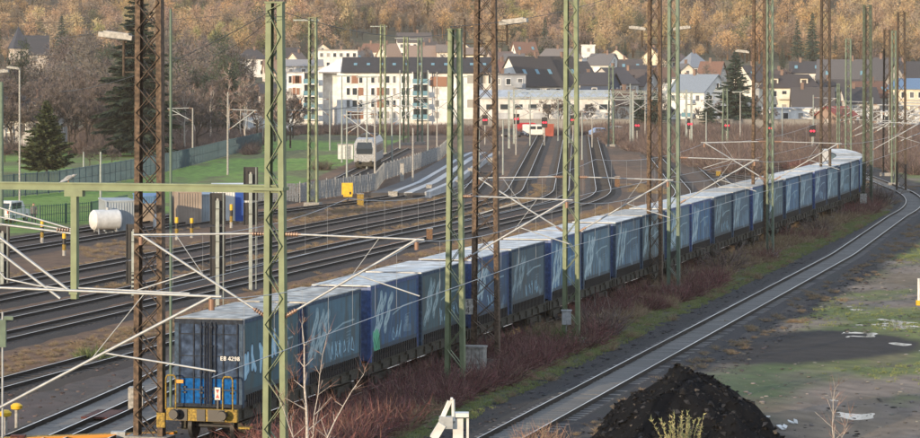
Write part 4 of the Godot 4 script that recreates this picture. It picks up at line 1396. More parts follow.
	var right := Vector3(cos(HEAD), 0, sin(HEAD))
	o = thing("bird", "pale grey bird perched on the green beam above the hanging post", "bird", foot - right * 7.02 + Vector3.UP * 9.15, 0.2)
	s = Shape.new()
	var tilt := Basis(Vector3.BACK, -1.15)
	s.lathe(Vector3(-0.2, 0.02, 0), [Vector2(0.0, 0), Vector2(0.03, 0.02), Vector2(0.035, 0.12), Vector2(0.075, 0.2), Vector2(0.085, 0.3), Vector2(0.065, 0.37), Vector2(0.045, 0.41), Vector2(0.052, 0.45), Vector2(0.04, 0.5), Vector2(0.012, 0.53), Vector2(0.006, 0.58), Vector2(0, 0.58)], 14, tilt)
	put("body", s, M.offwhite, o)
	s = Shape.new()
	for e in [-1.0, 1.0]:
		s.quad(Vector3(0.13, 0.17, e * 0.085), Vector3(0.02, 0.06, e * 0.09), Vector3(-0.26, -0.02, e * 0.03), Vector3(-0.05, 0.15, e * 0.07))
	put("wing", s, M.galvanised, o)
	s = Shape.new()
	for e in [-0.03, 0.03]:
		s.tube(Vector3(0.04, -0.05, e), Vector3(0.05, 0.08, e), 0.008)
	put("leg", s, M.orange, o)

# ---------------------------------------------------------------- buildings
func window(parent: Node, p: Vector3, nrm: Vector3, w: float, h: float, shutter := false) -> void:
	var b := Basis(Vector3.UP.cross(nrm), Vector3.UP, nrm)
	var s := Shape.new()
	var th := 0.09
	for e in [-1.0, 1.0]:
		s.box(p + b * Vector3(e * (w - th) * 0.5, 0, 0.05), Vector3(th, h, 0.14), b)
		s.box(p + b * Vector3(0, e * (h - th) * 0.5, 0.05), Vector3(w - th * 2.0, th, 0.14), b)
	s.box(p + b * Vector3(0, -h * 0.5 - 0.05, 0.1), Vector3(w + 0.2, 0.08, 0.25), b)
	var f := put("window", s, M.frame, parent)
	s = Shape.new()
	s.box(p + b * Vector3(0, 0, 0.02), Vector3(w - th, h - th, 0.05), b)
	put("pane", s, [M.pane, M.pane, M.pane_grey, M.pane_curtain][rng.randi() % 4], f)
	if shutter:
		s = Shape.new()
		for e in [-1.0, 1.0]:
			s.box(p + b * Vector3(e * (w * 0.75 + 0.05), 0, 0.03), Vector3(w * 0.5, h, 0.06), b)
		put("shutter", s, M.panel_brown, f)

func gable_roof(o: Node3D, w: float, d: float, he: float, hr: float, m: Material, hip := 0.0, over := 0.4) -> Node:     # ridge along x
	var s := Shape.new()
	var hx := w * 0.5 + over
	var hz := d * 0.5 + over
	var lo := he - over * hr / (d * 0.5)
	var rx := hx - hip
	for k in 2:
		var e := 1.0 if k == 0 else -1.0
		var a := Vector3(-hx * e, lo, hz * e)
		var b := Vector3(hx * e, lo, hz * e)
		var c := Vector3(rx * e, he + hr, 0)
		var f := Vector3(-rx * e, he + hr, 0)
		var t := Vector3.UP * 0.18
		s.quad(a + t, b + t, c + t, f + t)
		s.quad(b, a, f, c)
		s.quad(a, b, b + t, a + t)
		if hip > 0.0:
			s.tri(Vector3(hx * e, lo, hz * e) + t, Vector3(hx * e, lo, -hz * e) + t, c + t)
			s.quad(Vector3(hx * e, lo, hz * e), Vector3(hx * e, lo, -hz * e), Vector3(hx * e, lo, -hz * e) + t, Vector3(hx * e, lo, hz * e) + t)
		else:
			s.quad(b, c, c + t, b + t)
			s.quad(f, a, a + t, f + t)
	return put("roof", s, m, o)

func house(label: String, u: float, z: float, vtop: float, w: float, d: float, hr: float, turn: float, wall: Color, roof: Color, opt := {}) -> Node3D:
	var x := (u - 460.0) * z / FOCAL
	var base: float = opt.get("base", minf(minf(land(x, z), land(x - w * 0.5, z + 4)), land(x + w * 0.5, z - 4)) - 0.3)
	var top := EYE - (vtop - 62.0) * z / FOCAL
	var he := maxf(2.6, top - base - hr)
	var o := thing("house", label, opt.get("category", "house"), Vector3(x, base, -z), turn, "houses at the foot of the wooded hill")
	var wm := wall_mat(wall)
	var rm := roof_mat(roof)
	var s := Shape.new()
	s.box(Vector3(0, he * 0.5, 0), Vector3(w, he, d))
	var hip: float = opt.get("hip", 0.0)
	if hr > 0.3 and hip == 0.0:
		for e in [-1.0, 1.0]:
			var a := Vector3(e * w * 0.5, he, e * d * 0.5)
			s.tri(a, Vector3(e * w * 0.5, he, -e * d * 0.5), Vector3(e * w * 0.5, he + hr, 0))
	put("wall", s, wm, o)
	var r: Node
	if hr > 0.3:
		r = gable_roof(o, w, d, he, hr, rm, hip)
	else:
		s = Shape.new()
		s.box(Vector3(0, he + 0.15, 0), Vector3(w + 0.4, 0.3, d + 0.4))
		r = put("roof", s, rm, o)
	if not opt.get("plain", false):
		s = Shape.new()
		var cx: float = w * rng.randf_range(-0.3, 0.3)
		s.box(Vector3(cx, he + hr + 0.35, 0.1), Vector3(0.6, 1.4, 0.6))
		s.box(Vector3(cx, he + hr + 1.08, 0.1), Vector3(0.75, 0.1, 0.75))
		put("chimney", s, wall_mat(Color(.22, .15, .12)), r)
	var floors := maxi(1, int(he / 2.9))
	var nf: int = opt.get("cols", maxi(2, int(w / 2.6)))
	var ns := maxi(1, int(d / 3.4))
	for fl in floors:
		var y := he - 1.35 - fl * 2.85
		for i in nf:
			window(o, Vector3((i + 0.5) / nf * w - w * 0.5, y, d * 0.5), Vector3(0, 0, 1), minf(1.15, w / nf * 0.55), 1.35, opt.get("shutter", false))
		for i in ns:
			for e in [-1.0, 1.0]:
				window(o, Vector3(e * w * 0.5, y, (i + 0.5) / ns * d - d * 0.5), Vector3(e, 0, 0), 1.0, 1.3)
	if hr > 2.5 and hip == 0.0:
		for e in [-1.0, 1.0]:
			window(o, Vector3(e * w * 0.5, he + hr * 0.35, 0), Vector3(e, 0, 0), 1.0, 1.2)
	for i in int(opt.get("skylights", 0)):
		s = Shape.new()
		var f := 0.45
		var nb := Vector3(0, d * 0.5, hr).normalized()
		var c := Vector3(-w * 0.32 + i * w * 0.64 / maxf(1.0, opt.skylights - 1), he + hr * f, d * 0.5 * (1.0 - f)) + nb * 0.24
		s.box(c, Vector3(0.8, 0.08, 1.3), Basis(Vector3.RIGHT, nb, Vector3.RIGHT.cross(nb)))
		put("roof_window", s, M.balcony_glass, r)
	if opt.has("balcony"):
		for fl in mini(floors, 3):
			var y := he - 2.45 - fl * 2.85
			s = Shape.new()
			var bx: float = opt.balcony * w
			s.box(Vector3(bx, y, d * 0.5 + 0.7), Vector3(w * 0.3, 0.18, 1.4))
			var bl := put("balcony", s, wm, o)
			s = Shape.new()
			s.box(Vector3(bx, y + 0.55, d * 0.5 + 1.36), Vector3(w * 0.3, 0.9, 0.06))
			put("railing", s, M.balcony_glass if fl % 2 else wm, bl)
	if hr > 2.0 and opt.get("dormer", 0) > 0:
		for i in int(opt.dormer):
			s = Shape.new()
			var dx: float = (i + 0.5) / opt.dormer * w - w * 0.5
			s.box(Vector3(dx, he + hr * 0.42, d * 0.27), Vector3(1.6, 1.5, 1.8))
			var dm := put("dormer", s, wm, r)
			s = Shape.new()
			s.box(Vector3(dx, he + hr * 0.42 + 0.82, d * 0.27 + 0.1), Vector3(1.9, 0.14, 2.2))
			s.box(Vector3(dx, he + hr * 0.42, d * 0.27 + 0.91), Vector3(1.0, 1.0, 0.04))
			put("dormer_top", s, rm, dm)
	return o

func flats() -> void:
	# long white apartment block: left cube with balconies, plain recess, gabled wing, right part
	var z := 580.0
	var k := z / FOCAL
	var white := wall_mat(Color(.8, .8, .79))
	var o := thing("apartment_block", "long white apartment block with brown panels, glass balconies and a dark roof", "apartment block", Vector3((287 - 460) * k, land(-30, z) - 0.2, -z))
	var top := func(v): return EYE - (v - 62.0) * k - o.position.y
	var X := func(u): return (u - 287.0) * k
	var blocks := [[287, 323, 73, 0.0, 12.0], [323, 344, 73, -2.5, 9.5], [337, 432, 73, 0.6, 12.0], [432, 476, 73, 0.2, 12.0], [476, 497, 74, -2.0, 9.0]]
	for b in blocks:
		var s := Shape.new()
		var h: float = top.call(b[2])
		var w: float = X.call(b[1]) - X.call(b[0])
		s.box(Vector3((X.call(b[0]) + X.call(b[1])) * 0.5, h * 0.5, b[3] - b[4] * 0.5), Vector3(w, h, b[4]))
		put("wall", s, white, o)
	var s := Shape.new()
	s.box(Vector3((X.call(287) + X.call(344)) * 0.5, top.call(73) + 0.12, -6.2), Vector3(X.call(344) - X.call(287) + 0.3, 0.24, 12.8))
	put("flat_roof", s, wall_mat(Color(.3, .3, .31)), o)
	# the dark roof of the wing, hipped towards the right, its left gable white
	var rw: float = X.call(497) - X.call(337)
	var he: float = top.call(73.2)
	var hr: float = top.call(58.0) - he
	s = Shape.new()
	var x0: float = X.call(336)
	var x1: float = X.call(499)
	var zf := 1.0
	var zb := -11.8
	var mid := -4.4
	var ra := Vector3(x0 + 1.2, he + hr, mid)
	var rb := Vector3(x1 - 0.4, he + hr, mid)
	var up := Vector3.UP * 0.2
	s.quad(Vector3(x0 + 1.2, he, zf) + up, Vector3(x1, he, zf) + up, rb + up, ra + up)
	s.quad(Vector3(x1, he, zb) + up, Vector3(x0 + 1.2, he, zb) + up, ra + up, rb + up)
	s.quad(Vector3(x0 + 1.2, he, zf), Vector3(x1, he, zf), Vector3(x1, he, zf) + up, Vector3(x0 + 1.2, he, zf) + up)
	s.tri(Vector3(x1, he, zf) + up, Vector3(x1, he, zb) + up, rb + up)
	var roof := put("roof", s, wall_mat(Color(.035, .037, .045)), o)
	s = Shape.new()
	# white gable wall leaning out left of the roof, drawn back like a pediment
	s.tri(Vector3(x0 - 0.2, he, zb), Vector3(x0 + 1.0, he, zf), Vector3(x0 + 1.0, he + hr, mid))
	s.tri(Vector3(x0 - 4.6, he, zf - 1.4), Vector3(x0 + 1.2, he, zf - 0.6), Vector3(x0 + 1.3, he + hr + 0.1, mid))
	s.tri(Vector3(x0 - 4.6, he, zf - 1.4), Vector3(x0 + 1.3, he + hr + 0.1, mid), Vector3(x0 + 1.2, he, zb))
	put("gable", s, white, o)
	for i in 11:
		s = Shape.new()
		var nb := Vector3(0, zf - mid, hr).normalized()
		s.box(Vector3(lerpf(x0 + 4.0, x1 - 3.0, i / 10.0), he + hr * 0.5 + 0.3, (zf + mid) * 0.5), Vector3(0.7, 0.1, 0.8), Basis(Vector3.RIGHT, nb, Vector3.RIGHT.cross(nb)))
		put("roof_window", s, M.balcony_glass, roof)
	# windows and brown panels: four storeys
	var vs := [79.5, 91.5, 103.5, 115.0]
	for r in 4:
		var y: float = top.call(vs[r])
		for u in [[290.5, 1.0, 1], [295.5, 1.6, 2], [298.5, 1.2, 2 if r % 2 == 0 else 1], [348.5, 1.0, 1], [355.0, 1.3, 2 if r in [0, 3] else 1], [361.0, 1.0, 1 if r % 2 == 0 else 2], [373.0, 1.0, 1], [380.5, 1.4, 2 if r in [1, 2] else 1], [388.0, 1.0, 1], [394.5, 0.9, 1], [403.5, 1.1, 1], [408.0, 1.0, 1]]:
			var zz := 0.0 if u[0] < 340 else 0.6
			var p := Vector3(X.call(u[0]), y, zz)
			if u[2] == 2:
				s = Shape.new()
				for q in 4:
					s.box(p + Vector3((q - 1.5) * u[1] * 0.26, 0, 0.05), Vector3(u[1] * 0.24, 1.6, 0.1))
				put("brown_panel", s, M.panel_brown, o)
			else:
				window(o, p, Vector3(0, 0, 1), u[1] * 0.85, 1.6)
		for u in [437.0, 452.0]:
			if r > 0 or u < 440: window(o, Vector3(X.call(u), y, 0.2), Vector3(0, 0, 1), 0.9, 1.5)
		for u in [[470.5, 1.5], [483.0, 1.2], [491.0, 1.2]]:
			if r % 2 == 0: window(o, Vector3(X.call(u[0]), y, 0.2 if u[0] < 476 else -2.0), Vector3(0, 0, 1), u[1], 1.9)
		# balcony towers
		for q in [[303.5, 319.0, 0.0], [412.5, 429.0, 0.6]]:
			var w: float = X.call(q[1]) - X.call(q[0])
			var c := Vector3((X.call(q[0]) + X.call(q[1])) * 0.5, y - 0.95, q[2] + 0.75)
			s = Shape.new()
			s.box(c, Vector3(w, 0.2, 1.5))
			for e in [-1.0, 0.0, 1.0]:
				s.box(c + Vector3(e * (w * 0.5 - 0.06), 1.3, 0.6), Vector3(0.12, 2.5, 0.12))
			var bal := put("balcony", s, M.frame, o)
			for e in 2:
				s = Shape.new()
				s.box(c + Vector3((e - 0.5) * w * 0.5, 0.62, 0.7), Vector3(w * 0.5 - 0.15, 0.95, 0.05))
				put("glass_panel", s, M.balcony_glass, bal)
			s = Shape.new()
			s.box(c + Vector3(0, 1.35, -0.72), Vector3(w - 0.4, 2.1, 0.06))
			put("balcony_door", s, M.pane, bal)
	s = Shape.new()
	s.box(Vector3((X.call(430.5) + X.call(447.0)) * 0.5, top.call(81.5), 0.45), Vector3(X.call(447) - X.call(430.5), 2.0, 0.5))
	put("brown_panel", s, M.panel_brown, o)

func buildings() -> void:
	flats()
	# pale low hall behind the throat
	var z := 560.0
	var k := z / FOCAL
	var o := thing("long_hall", "long low pale hall with a bluish roof behind the red and white vans", "hall", Vector3((545 - 460) * k, GROUND, -z))
	var s := Shape.new()
	s.box(Vector3(0, 3.2, 0), Vector3(26.0, 6.4, 9.0))
	put("wall", s, wall_mat(Color(.66, .66, .64)), o)
	s = Shape.new()
	s.quad(Vector3(-13.2, 6.3, 4.8), Vector3(13.2, 6.3, 4.8), Vector3(13.2, 7.7, -1.0), Vector3(-13.2, 7.7, -1.0))
	s.quad(Vector3(13.2, 6.3, -6), Vector3(-13.2, 6.3, -6), Vector3(-13.2, 7.7, -1.0), Vector3(13.2, 7.7, -1.0))
	s.box(Vector3(0, 6.2, 4.8), Vector3(26.4, 0.3, 0.2))
	put("roof", s, wall_mat(Color(.42, .47, .52)), o)
	for i in 9:
		s = Shape.new()
		s.box(Vector3(-11.0 + i * 2.8, 4.4, 4.52), Vector3(1.6, 1.0, 0.06))
		put("window", s, M.pane, o)
	for i in 3:
		s = Shape.new()
		s.box(Vector3(-9.0 + i * 8.0, 1.6, 4.54), Vector3(3.0, 3.2, 0.08))
		put("gate", s, wall_mat(Color(.45, .47, .5)), o)
	var cream := Color(.74, .7, .6)
	var white := Color(.78, .78, .76)
	var slate := Color(.05, .05, .06)
	var brown := Color(.13, .08, .06)
	var grey := Color(.14, .14, .15)
	# the lower street
	house("terraced white house with a steep slate roof and skylights, left of the pair", 529, 600, 57, 10.5, 10, 6.0, 0.62, white, Color(.055, .05, .052), {"skylights": 3, "base": -1.0})
	house("terraced white house with a steep slate roof and skylights, right of the pair", 552, 606, 57, 10.5, 10, 6.0, 0.62, white, Color(.06, .052, .05), {"skylights": 2, "base": -1.0})
	house("pale grey house with balconies left of the steep slate roofs", 508, 575, 74, 5.0, 8, 0.2, 0.3, Color(.4, .42, .44), grey, {"balcony": 0.1})
	house("small brown roofed house peeping over the pale grey balconies", 505, 640, 62, 6, 7, 2.5, 0.5, Color(.5, .42, .36), Color(.24, .13, .1))
	house("dark blue clad house with a cream side wall", 600, 590, 73, 6.2, 8, 2.4, -0.35, Color(.045, .07, .13), slate, {"cols": 1, "plain": true})
	house("cream rendered house end behind the green mast", 585, 594, 74, 2.6, 6, 2.0, 0.0, cream, slate, {"cols": 1, "plain": true})
	house("low dark roofed house left of the rusty mast at mid train", 612, 640, 68, 8, 9, 3.5, 0.9, Color(.5, .5, .5), Color(.09, .08, .085), {"skylights": 1})
	house("wide house with a dark brown roof behind the rusty mast", 634, 655, 70, 9, 9, 3.6, -0.5, Color(.42, .4, .38), Color(.08, .065, .065), {"dormer": 1})
	house("half timbered house front low behind the rusty mast", 622, 570, 90, 5, 6, 2.8, 0.4, Color(.62, .58, .5), brown)
	house("large white house with a pale blue roof and balconies left of the dark conifer", 699, 580, 75, 9.5, 9, 3.4, -0.75, white, Color(.24, .29, .35), {"balcony": 0.15})
	house("white house front with dark windows behind the teal green mast", 683, 600, 78, 4.6, 8, 0.2, -0.1, white, grey, {"cols": 2, "balcony": 0.0})
	house("cream block of flats with a dark roof and loggias right of the conifer", 789, 600, 75, 12.5, 9, 2.6, -0.12, Color(.72, .68, .58), Color(.06, .052, .055), {"hip": 2.5, "cols": 6, "balcony": -0.05, "dormer": 2})
	house("low white garage row below the cream flats", 792, 565, 108, 12, 5, 0.2, -0.05, white, Color(.6, .62, .64), {"plain": true, "cols": 4})
	house("grey gabled house with a bright eave left of the green mast at the bend", 838, 610, 80, 9, 9, 3.6, 0.15, Color(.55, .53, .5), Color(.07, .065, .068), {"dormer": 2})
	house("tall broad grey slate roofed house behind the bend", 845, 680, 60, 13, 10, 6, -0.2, Color(.52, .5, .48), Color(.1, .1, .11), {"skylights": 2})
	house("pale rendered tenement between the masts at the bend", 858, 590, 88, 7, 8, 3.0, 0.1, Color(.55, .53, .5), slate, {"balcony": -0.2})
	house("large hipped slate roof house behind the rusty masts at the right", 888, 660, 58, 12, 10, 5, -0.3, Color(.4, .39, .38), Color(.085, .085, .095), {"hip": 3.0})
	house("dark gabled house above the blue roof at the right edge", 912, 640, 62, 9, 9, 5, 0.5, Color(.32, .31, .3), Color(.07, .068, .075))
	house("cream house with a bright blue roof at the right edge", 909, 600, 79, 9, 9, 2.0, -0.05, Color(.68, .6, .46), Color(.13, .23, .38), {"cols": 5, "hip": 2.0})
	house("small red roofed shed before the grey gabled house", 836, 540, 107, 5, 6, 1.6, 0.6, Color(.3, .22, .18), Color(.28, .07, .06), {"plain": true, "cols": 2})
	house("long white wall building low behind the bend", 880, 560, 111, 15, 4, 0.2, -0.1, Color(.68, .7, .72), Color(.55, .57, .6), {"plain": true, "cols": 6})
	# the upper street
	house("white villa with a dark hipped roof above the bare wood", 252, 860, 50, 8.5, 8, 2.6, 0.15, white, slate, {"hip": 3.0})
	house("pale brown roofed house right of the white villa, left", 276, 830, 60, 7, 7, 3.5, 0.2, Color(.68, .6, .52), Color(.26, .18, .14))
	house("house with a tall bright gable behind the green beam mast", 297, 820, 53, 6, 8, 4.5, 1.2, cream, Color(.24, .17, .14))
	house("long white flats with a flat roof terrace on the slope", 338, 860, 50, 12, 8, 0.2, 0.05, white, Color(.4, .36, .32), {"cols": 6})
	house("low pale house in front of the long white flats on the slope", 303, 740, 60, 10, 8, 1.6, 0.1, Color(.62, .62, .62), Color(.3, .3, .31))
	house("house with a large tan gable roof above the flats' dark roof", 389, 860, 44, 5, 6, 3.6, 0.6, cream, Color(.34, .24, .18))
	house("bright white house high on the slope with a dark roof", 414, 930, 33, 11, 8, 3.0, 0.1, white, Color(.1, .09, .09), {"cols": 5})
	house("white gabled house below the bright one on the slope", 421, 850, 46, 9, 8, 3.4, 0.1, white, Color(.3, .22, .18))
	house("cream house with a long roof over the flats' right half", 447, 850, 45, 6, 8, 2.2, 0.0, cream, Color(.2, .17, .15))
	house("cream house just left of the rusty mast on the slope", 470, 850, 48, 8, 8, 2.0, 0.0, Color(.74, .68, .52), Color(.25, .2, .17))
	house("small grey house right of the 14 mast on the slope", 500, 830, 52, 7, 7, 2.2, 0.3, Color(.5, .46, .42), Color(.16, .12, .11))
	house("long pale house with a low grey roof above the steep slate roofs", 560, 860, 49, 13, 8, 2.6, 0.0, Color(.6, .52, .42), Color(.2, .18, .17), {"hip": 2.5})
	house("tiny white house beside the green mast on the slope", 588, 880, 45, 4, 6, 0.2, 0.0, white, white, {"cols": 1})
	house("warm white gabled house on the slope left of the rusty mast", 653, 850, 48, 7, 9, 4.2, 1.35, Color(.82, .74, .55), Color(.14, .1, .09))
	house("pale yellow house behind the teal green mast on the slope", 672, 860, 55, 9, 8, 1.8, 0.1, Color(.78, .7, .5), Color(.13, .1, .1), {"hip": 2.0})
	house("white house with a grey blue hipped roof on the slope", 693, 830, 53, 7, 8, 4.0, 0.5, Color(.74, .76, .78), Color(.22, .26, .32), {"hip": 3.2})
	house("brown house low on the slope beside the cream flats", 770, 760, 70, 9, 8, 3.4, 0.3, Color(.4, .36, .32), Color(.09, .07, .07))
	house("sunlit white house among the bare trees far left", 195, 930, 56, 5, 6, 1.6, 0.3, white, Color(.3, .25, .22), {"cols": 2})
	house("pale yellow row on the slope left of the white villa", 214, 900, 64, 9, 7, 1.8, 0.1, cream, Color(.2, .18, .16))
	house("dark wooden cabin in the bare wood", 270, 560, 85, 4, 5, 1.6, 0.2, Color(.1, .09, .09), slate, {"plain": true, "cols": 1})
	house("small dark roofed house beside the spire", 35, 800, 36, 7.5, 7, 5, 0.2, Color(.5, .45, .4), Color(.045, .05, .065), {"plain": true, "cols": 1})
	house("timbered old house with a dark roof behind the green conifer", 30, 420, 97, 8.5, 8, 3.2, -0.35, Color(.4, .4, .4), Color(.045, .042, .045), {"cols": 4, "base": -0.4, "dormer": 2})
	house("flat grey shed left of the white flats", 268, 520, 114, 9, 6, 0.2, 0.1, Color(.6, .66, .7), Color(.65, .68, .7), {"plain": true, "cols": 2})
	var extra := [[288, 900, 48, "brown roofed cottage high above the green beam mast"], [322, 920, 44, "pale cottage above the long white flats"], [362, 880, 52, "small gabled house left of the tan gable roof"], [374, 930, 44, "cottage with a red brown roof between the autumn trees"], [432, 900, 42, "dark roofed house right of the bright one on the slope"], [462, 900, 41, "white cottage above the cream house by the rusty mast"], [492, 760, 60, "grey roofed house close above the hall's left end"], [514, 820, 54, "red roofed house above the steep slate roofs, left"], [524, 900, 46, "white house high above the steep slate roofs"],
		[540, 760, 60, "white walled house behind the steep slate roofs"], [573, 720, 62, "grey house right behind the steep slate roofs"], [585, 640, 74, "small house between the slate roofs and the dark blue one"], [603, 800, 54, "pale house above the dark blue clad house"], [616, 860, 52, "brown gabled cottage on the slope above the dark roofs"], [630, 760, 60, "grey slate house over the wide dark roof"], [645, 700, 66, "white house just left of the rusty mast, low on the slope"], [664, 690, 68, "dark roofed house behind the two masts at mid train"], [684, 720, 64, "small white house above the pale blue roof"], [712, 760, 62, "grey cottage left above the cedar"], [754, 700, 66, "pale house right of the cedar"],
		[806, 720, 62, "brown roofed house above the cream flats"], [822, 760, 60, "white gabled house above the cream flats' right end"], [872, 740, 60, "pale gabled house above the hipped slate roof"], [868, 600, 82, "white house at the foot of the green mast's top"], [812, 590, 88, "narrow pale house right beside the cream flats"]]
	for i in extra.size():
		var g = extra[i]
		house(g[3], g[0], g[1], g[2], rng.randf_range(5.5, 8.5), rng.randf_range(6, 8), rng.randf_range(2.4, 4.0), rng.randf_range(-0.7, 0.7) + (1.4 if i % 4 == 1 else 0.0), [white, cream, Color(.6, .58, .54), Color(.7, .68, .62)][i % 4], [slate, brown, grey, Color(.2, .11, .08), Color(.075, .07, .075)][i % 5], {"skylights": i % 3})
	# church tower with a steep spire
	z = 780.0
	var x := (19.0 - 460.0) * z / FOCAL
	var base := land(x, z) - 0.4
	var ye := EYE - (48.0 - 62.0) * z / FOCAL - base
	var yt := EYE - (26.0 - 62.0) * z / FOCAL - base
	o = thing("church_tower", "pale stone tower with a steep dark spire on the far left slope", "church tower", Vector3(x, base, -z), 0.5)
	s = Shape.new()
	s.box(Vector3(0, ye * 0.5, 0), Vector3(4.2, ye, 4.2))
	put("wall", s, wall_mat(Color(.5, .44, .38)), o)
	s = Shape.new()
	for q in 4:
		var b := Basis(Vector3.UP, q * PI / 2)
		s.tri(b * Vector3(-2.4, ye - 0.2, 2.4), b * Vector3(2.4, ye - 0.2, 2.4), Vector3(0, yt, 0))
	var sp := put("spire", s, wall_mat(Color(.04, .05, .075)), o)
	s = Shape.new()
	s.tube(Vector3(0, yt - 0.2, 0), Vector3(0, yt + 1.4, 0), 0.06)
	put("finial", s, M.black, sp)
	for q in 4:
		var n := Vector3(sin(q * PI / 2), 0, cos(q * PI / 2))
		window(o, n * 2.1 + Vector3.UP * (ye - 2.2), n, 0.9, 1.8)
	# retaining wall before the town
	o = thing("retaining_wall", "long low pale wall running behind the throat and the brambles", "wall", Vector3(14, GROUND, -540))
	for i in 16:
		s = Shape.new()
		s.box(Vector3(-12 + i * 5.0, 1.1, 0), Vector3(4.95, 2.2, 0.4))
		s.box(Vector3(-12 + i * 5.0, 2.25, 0), Vector3(4.98, 0.12, 0.55))
		put("wall_panel", s, M.concrete, o)

# ---------------------------------------------------------------- vehicles and a person
func road_vehicle(called: String, label: String, category: String, p: Vector3, turn: float, prof: Array, wide: float, body: Material, panes: Array, wheels: Array, extra = null) -> Node3D:
	var o := thing(called, label, category, p, turn)
	var pts := PackedVector2Array(prof)
	var s := Shape.new()
	var ix := Geometry2D.triangulate_polygon(pts)
	for e in [-1.0, 1.0]:
		for i in range(0, ix.size(), 3):
			var a := pts[ix[i]]
			var b := pts[ix[i + 1]]
			var c := pts[ix[i + 2]]
			var q := [Vector3(a.x, a.y, e * wide * 0.5), Vector3(b.x, b.y, e * wide * 0.5), Vector3(c.x, c.y, e * wide * 0.5)]
			if (e > 0.0) == ((b - a).cross(c - a) > 0.0): s.tri(q[0], q[1], q[2])
			else: s.tri(q[0], q[2], q[1])
	for i in pts.size():
		var a := pts[i]
		var b := pts[(i + 1) % pts.size()]
		s.quad(Vector3(a.x, a.y, wide * 0.5), Vector3(a.x, a.y, -wide * 0.5), Vector3(b.x, b.y, -wide * 0.5), Vector3(b.x, b.y, wide * 0.5))
	put("body", s, body, o)
	for w in panes:                                      # x0, y0, x1, y1 on both sides
		for e in [-1.0, 1.0]:
			s = Shape.new()
			s.box(Vector3((w[0] + w[2]) * 0.5, (w[1] + w[3]) * 0.5, e * wide * 0.5), Vector3(w[2] - w[0], w[3] - w[1], 0.04))
			put("window", s, M.pane, o)
	for x in wheels:
		for e in [-1.0, 1.0]:
			s = Shape.new()
			s.tube(Vector3(x, 0.33, e * (wide * 0.5 - 0.2)), Vector3(x, 0.33, e * (wide * 0.5 + 0.02)), 0.33, 0.33, 14)
			var t := put("wheel", s, M.black, o)
			s = Shape.new()
			s.tube(Vector3(x, 0.33, e * (wide * 0.5 + 0.02)), Vector3(x, 0.33, e * (wide * 0.5 + 0.03)), 0.19, 0.19, 10)
			put("rim", s, M.galvanised, t)
	if extra != null: extra.call(o)
	return o

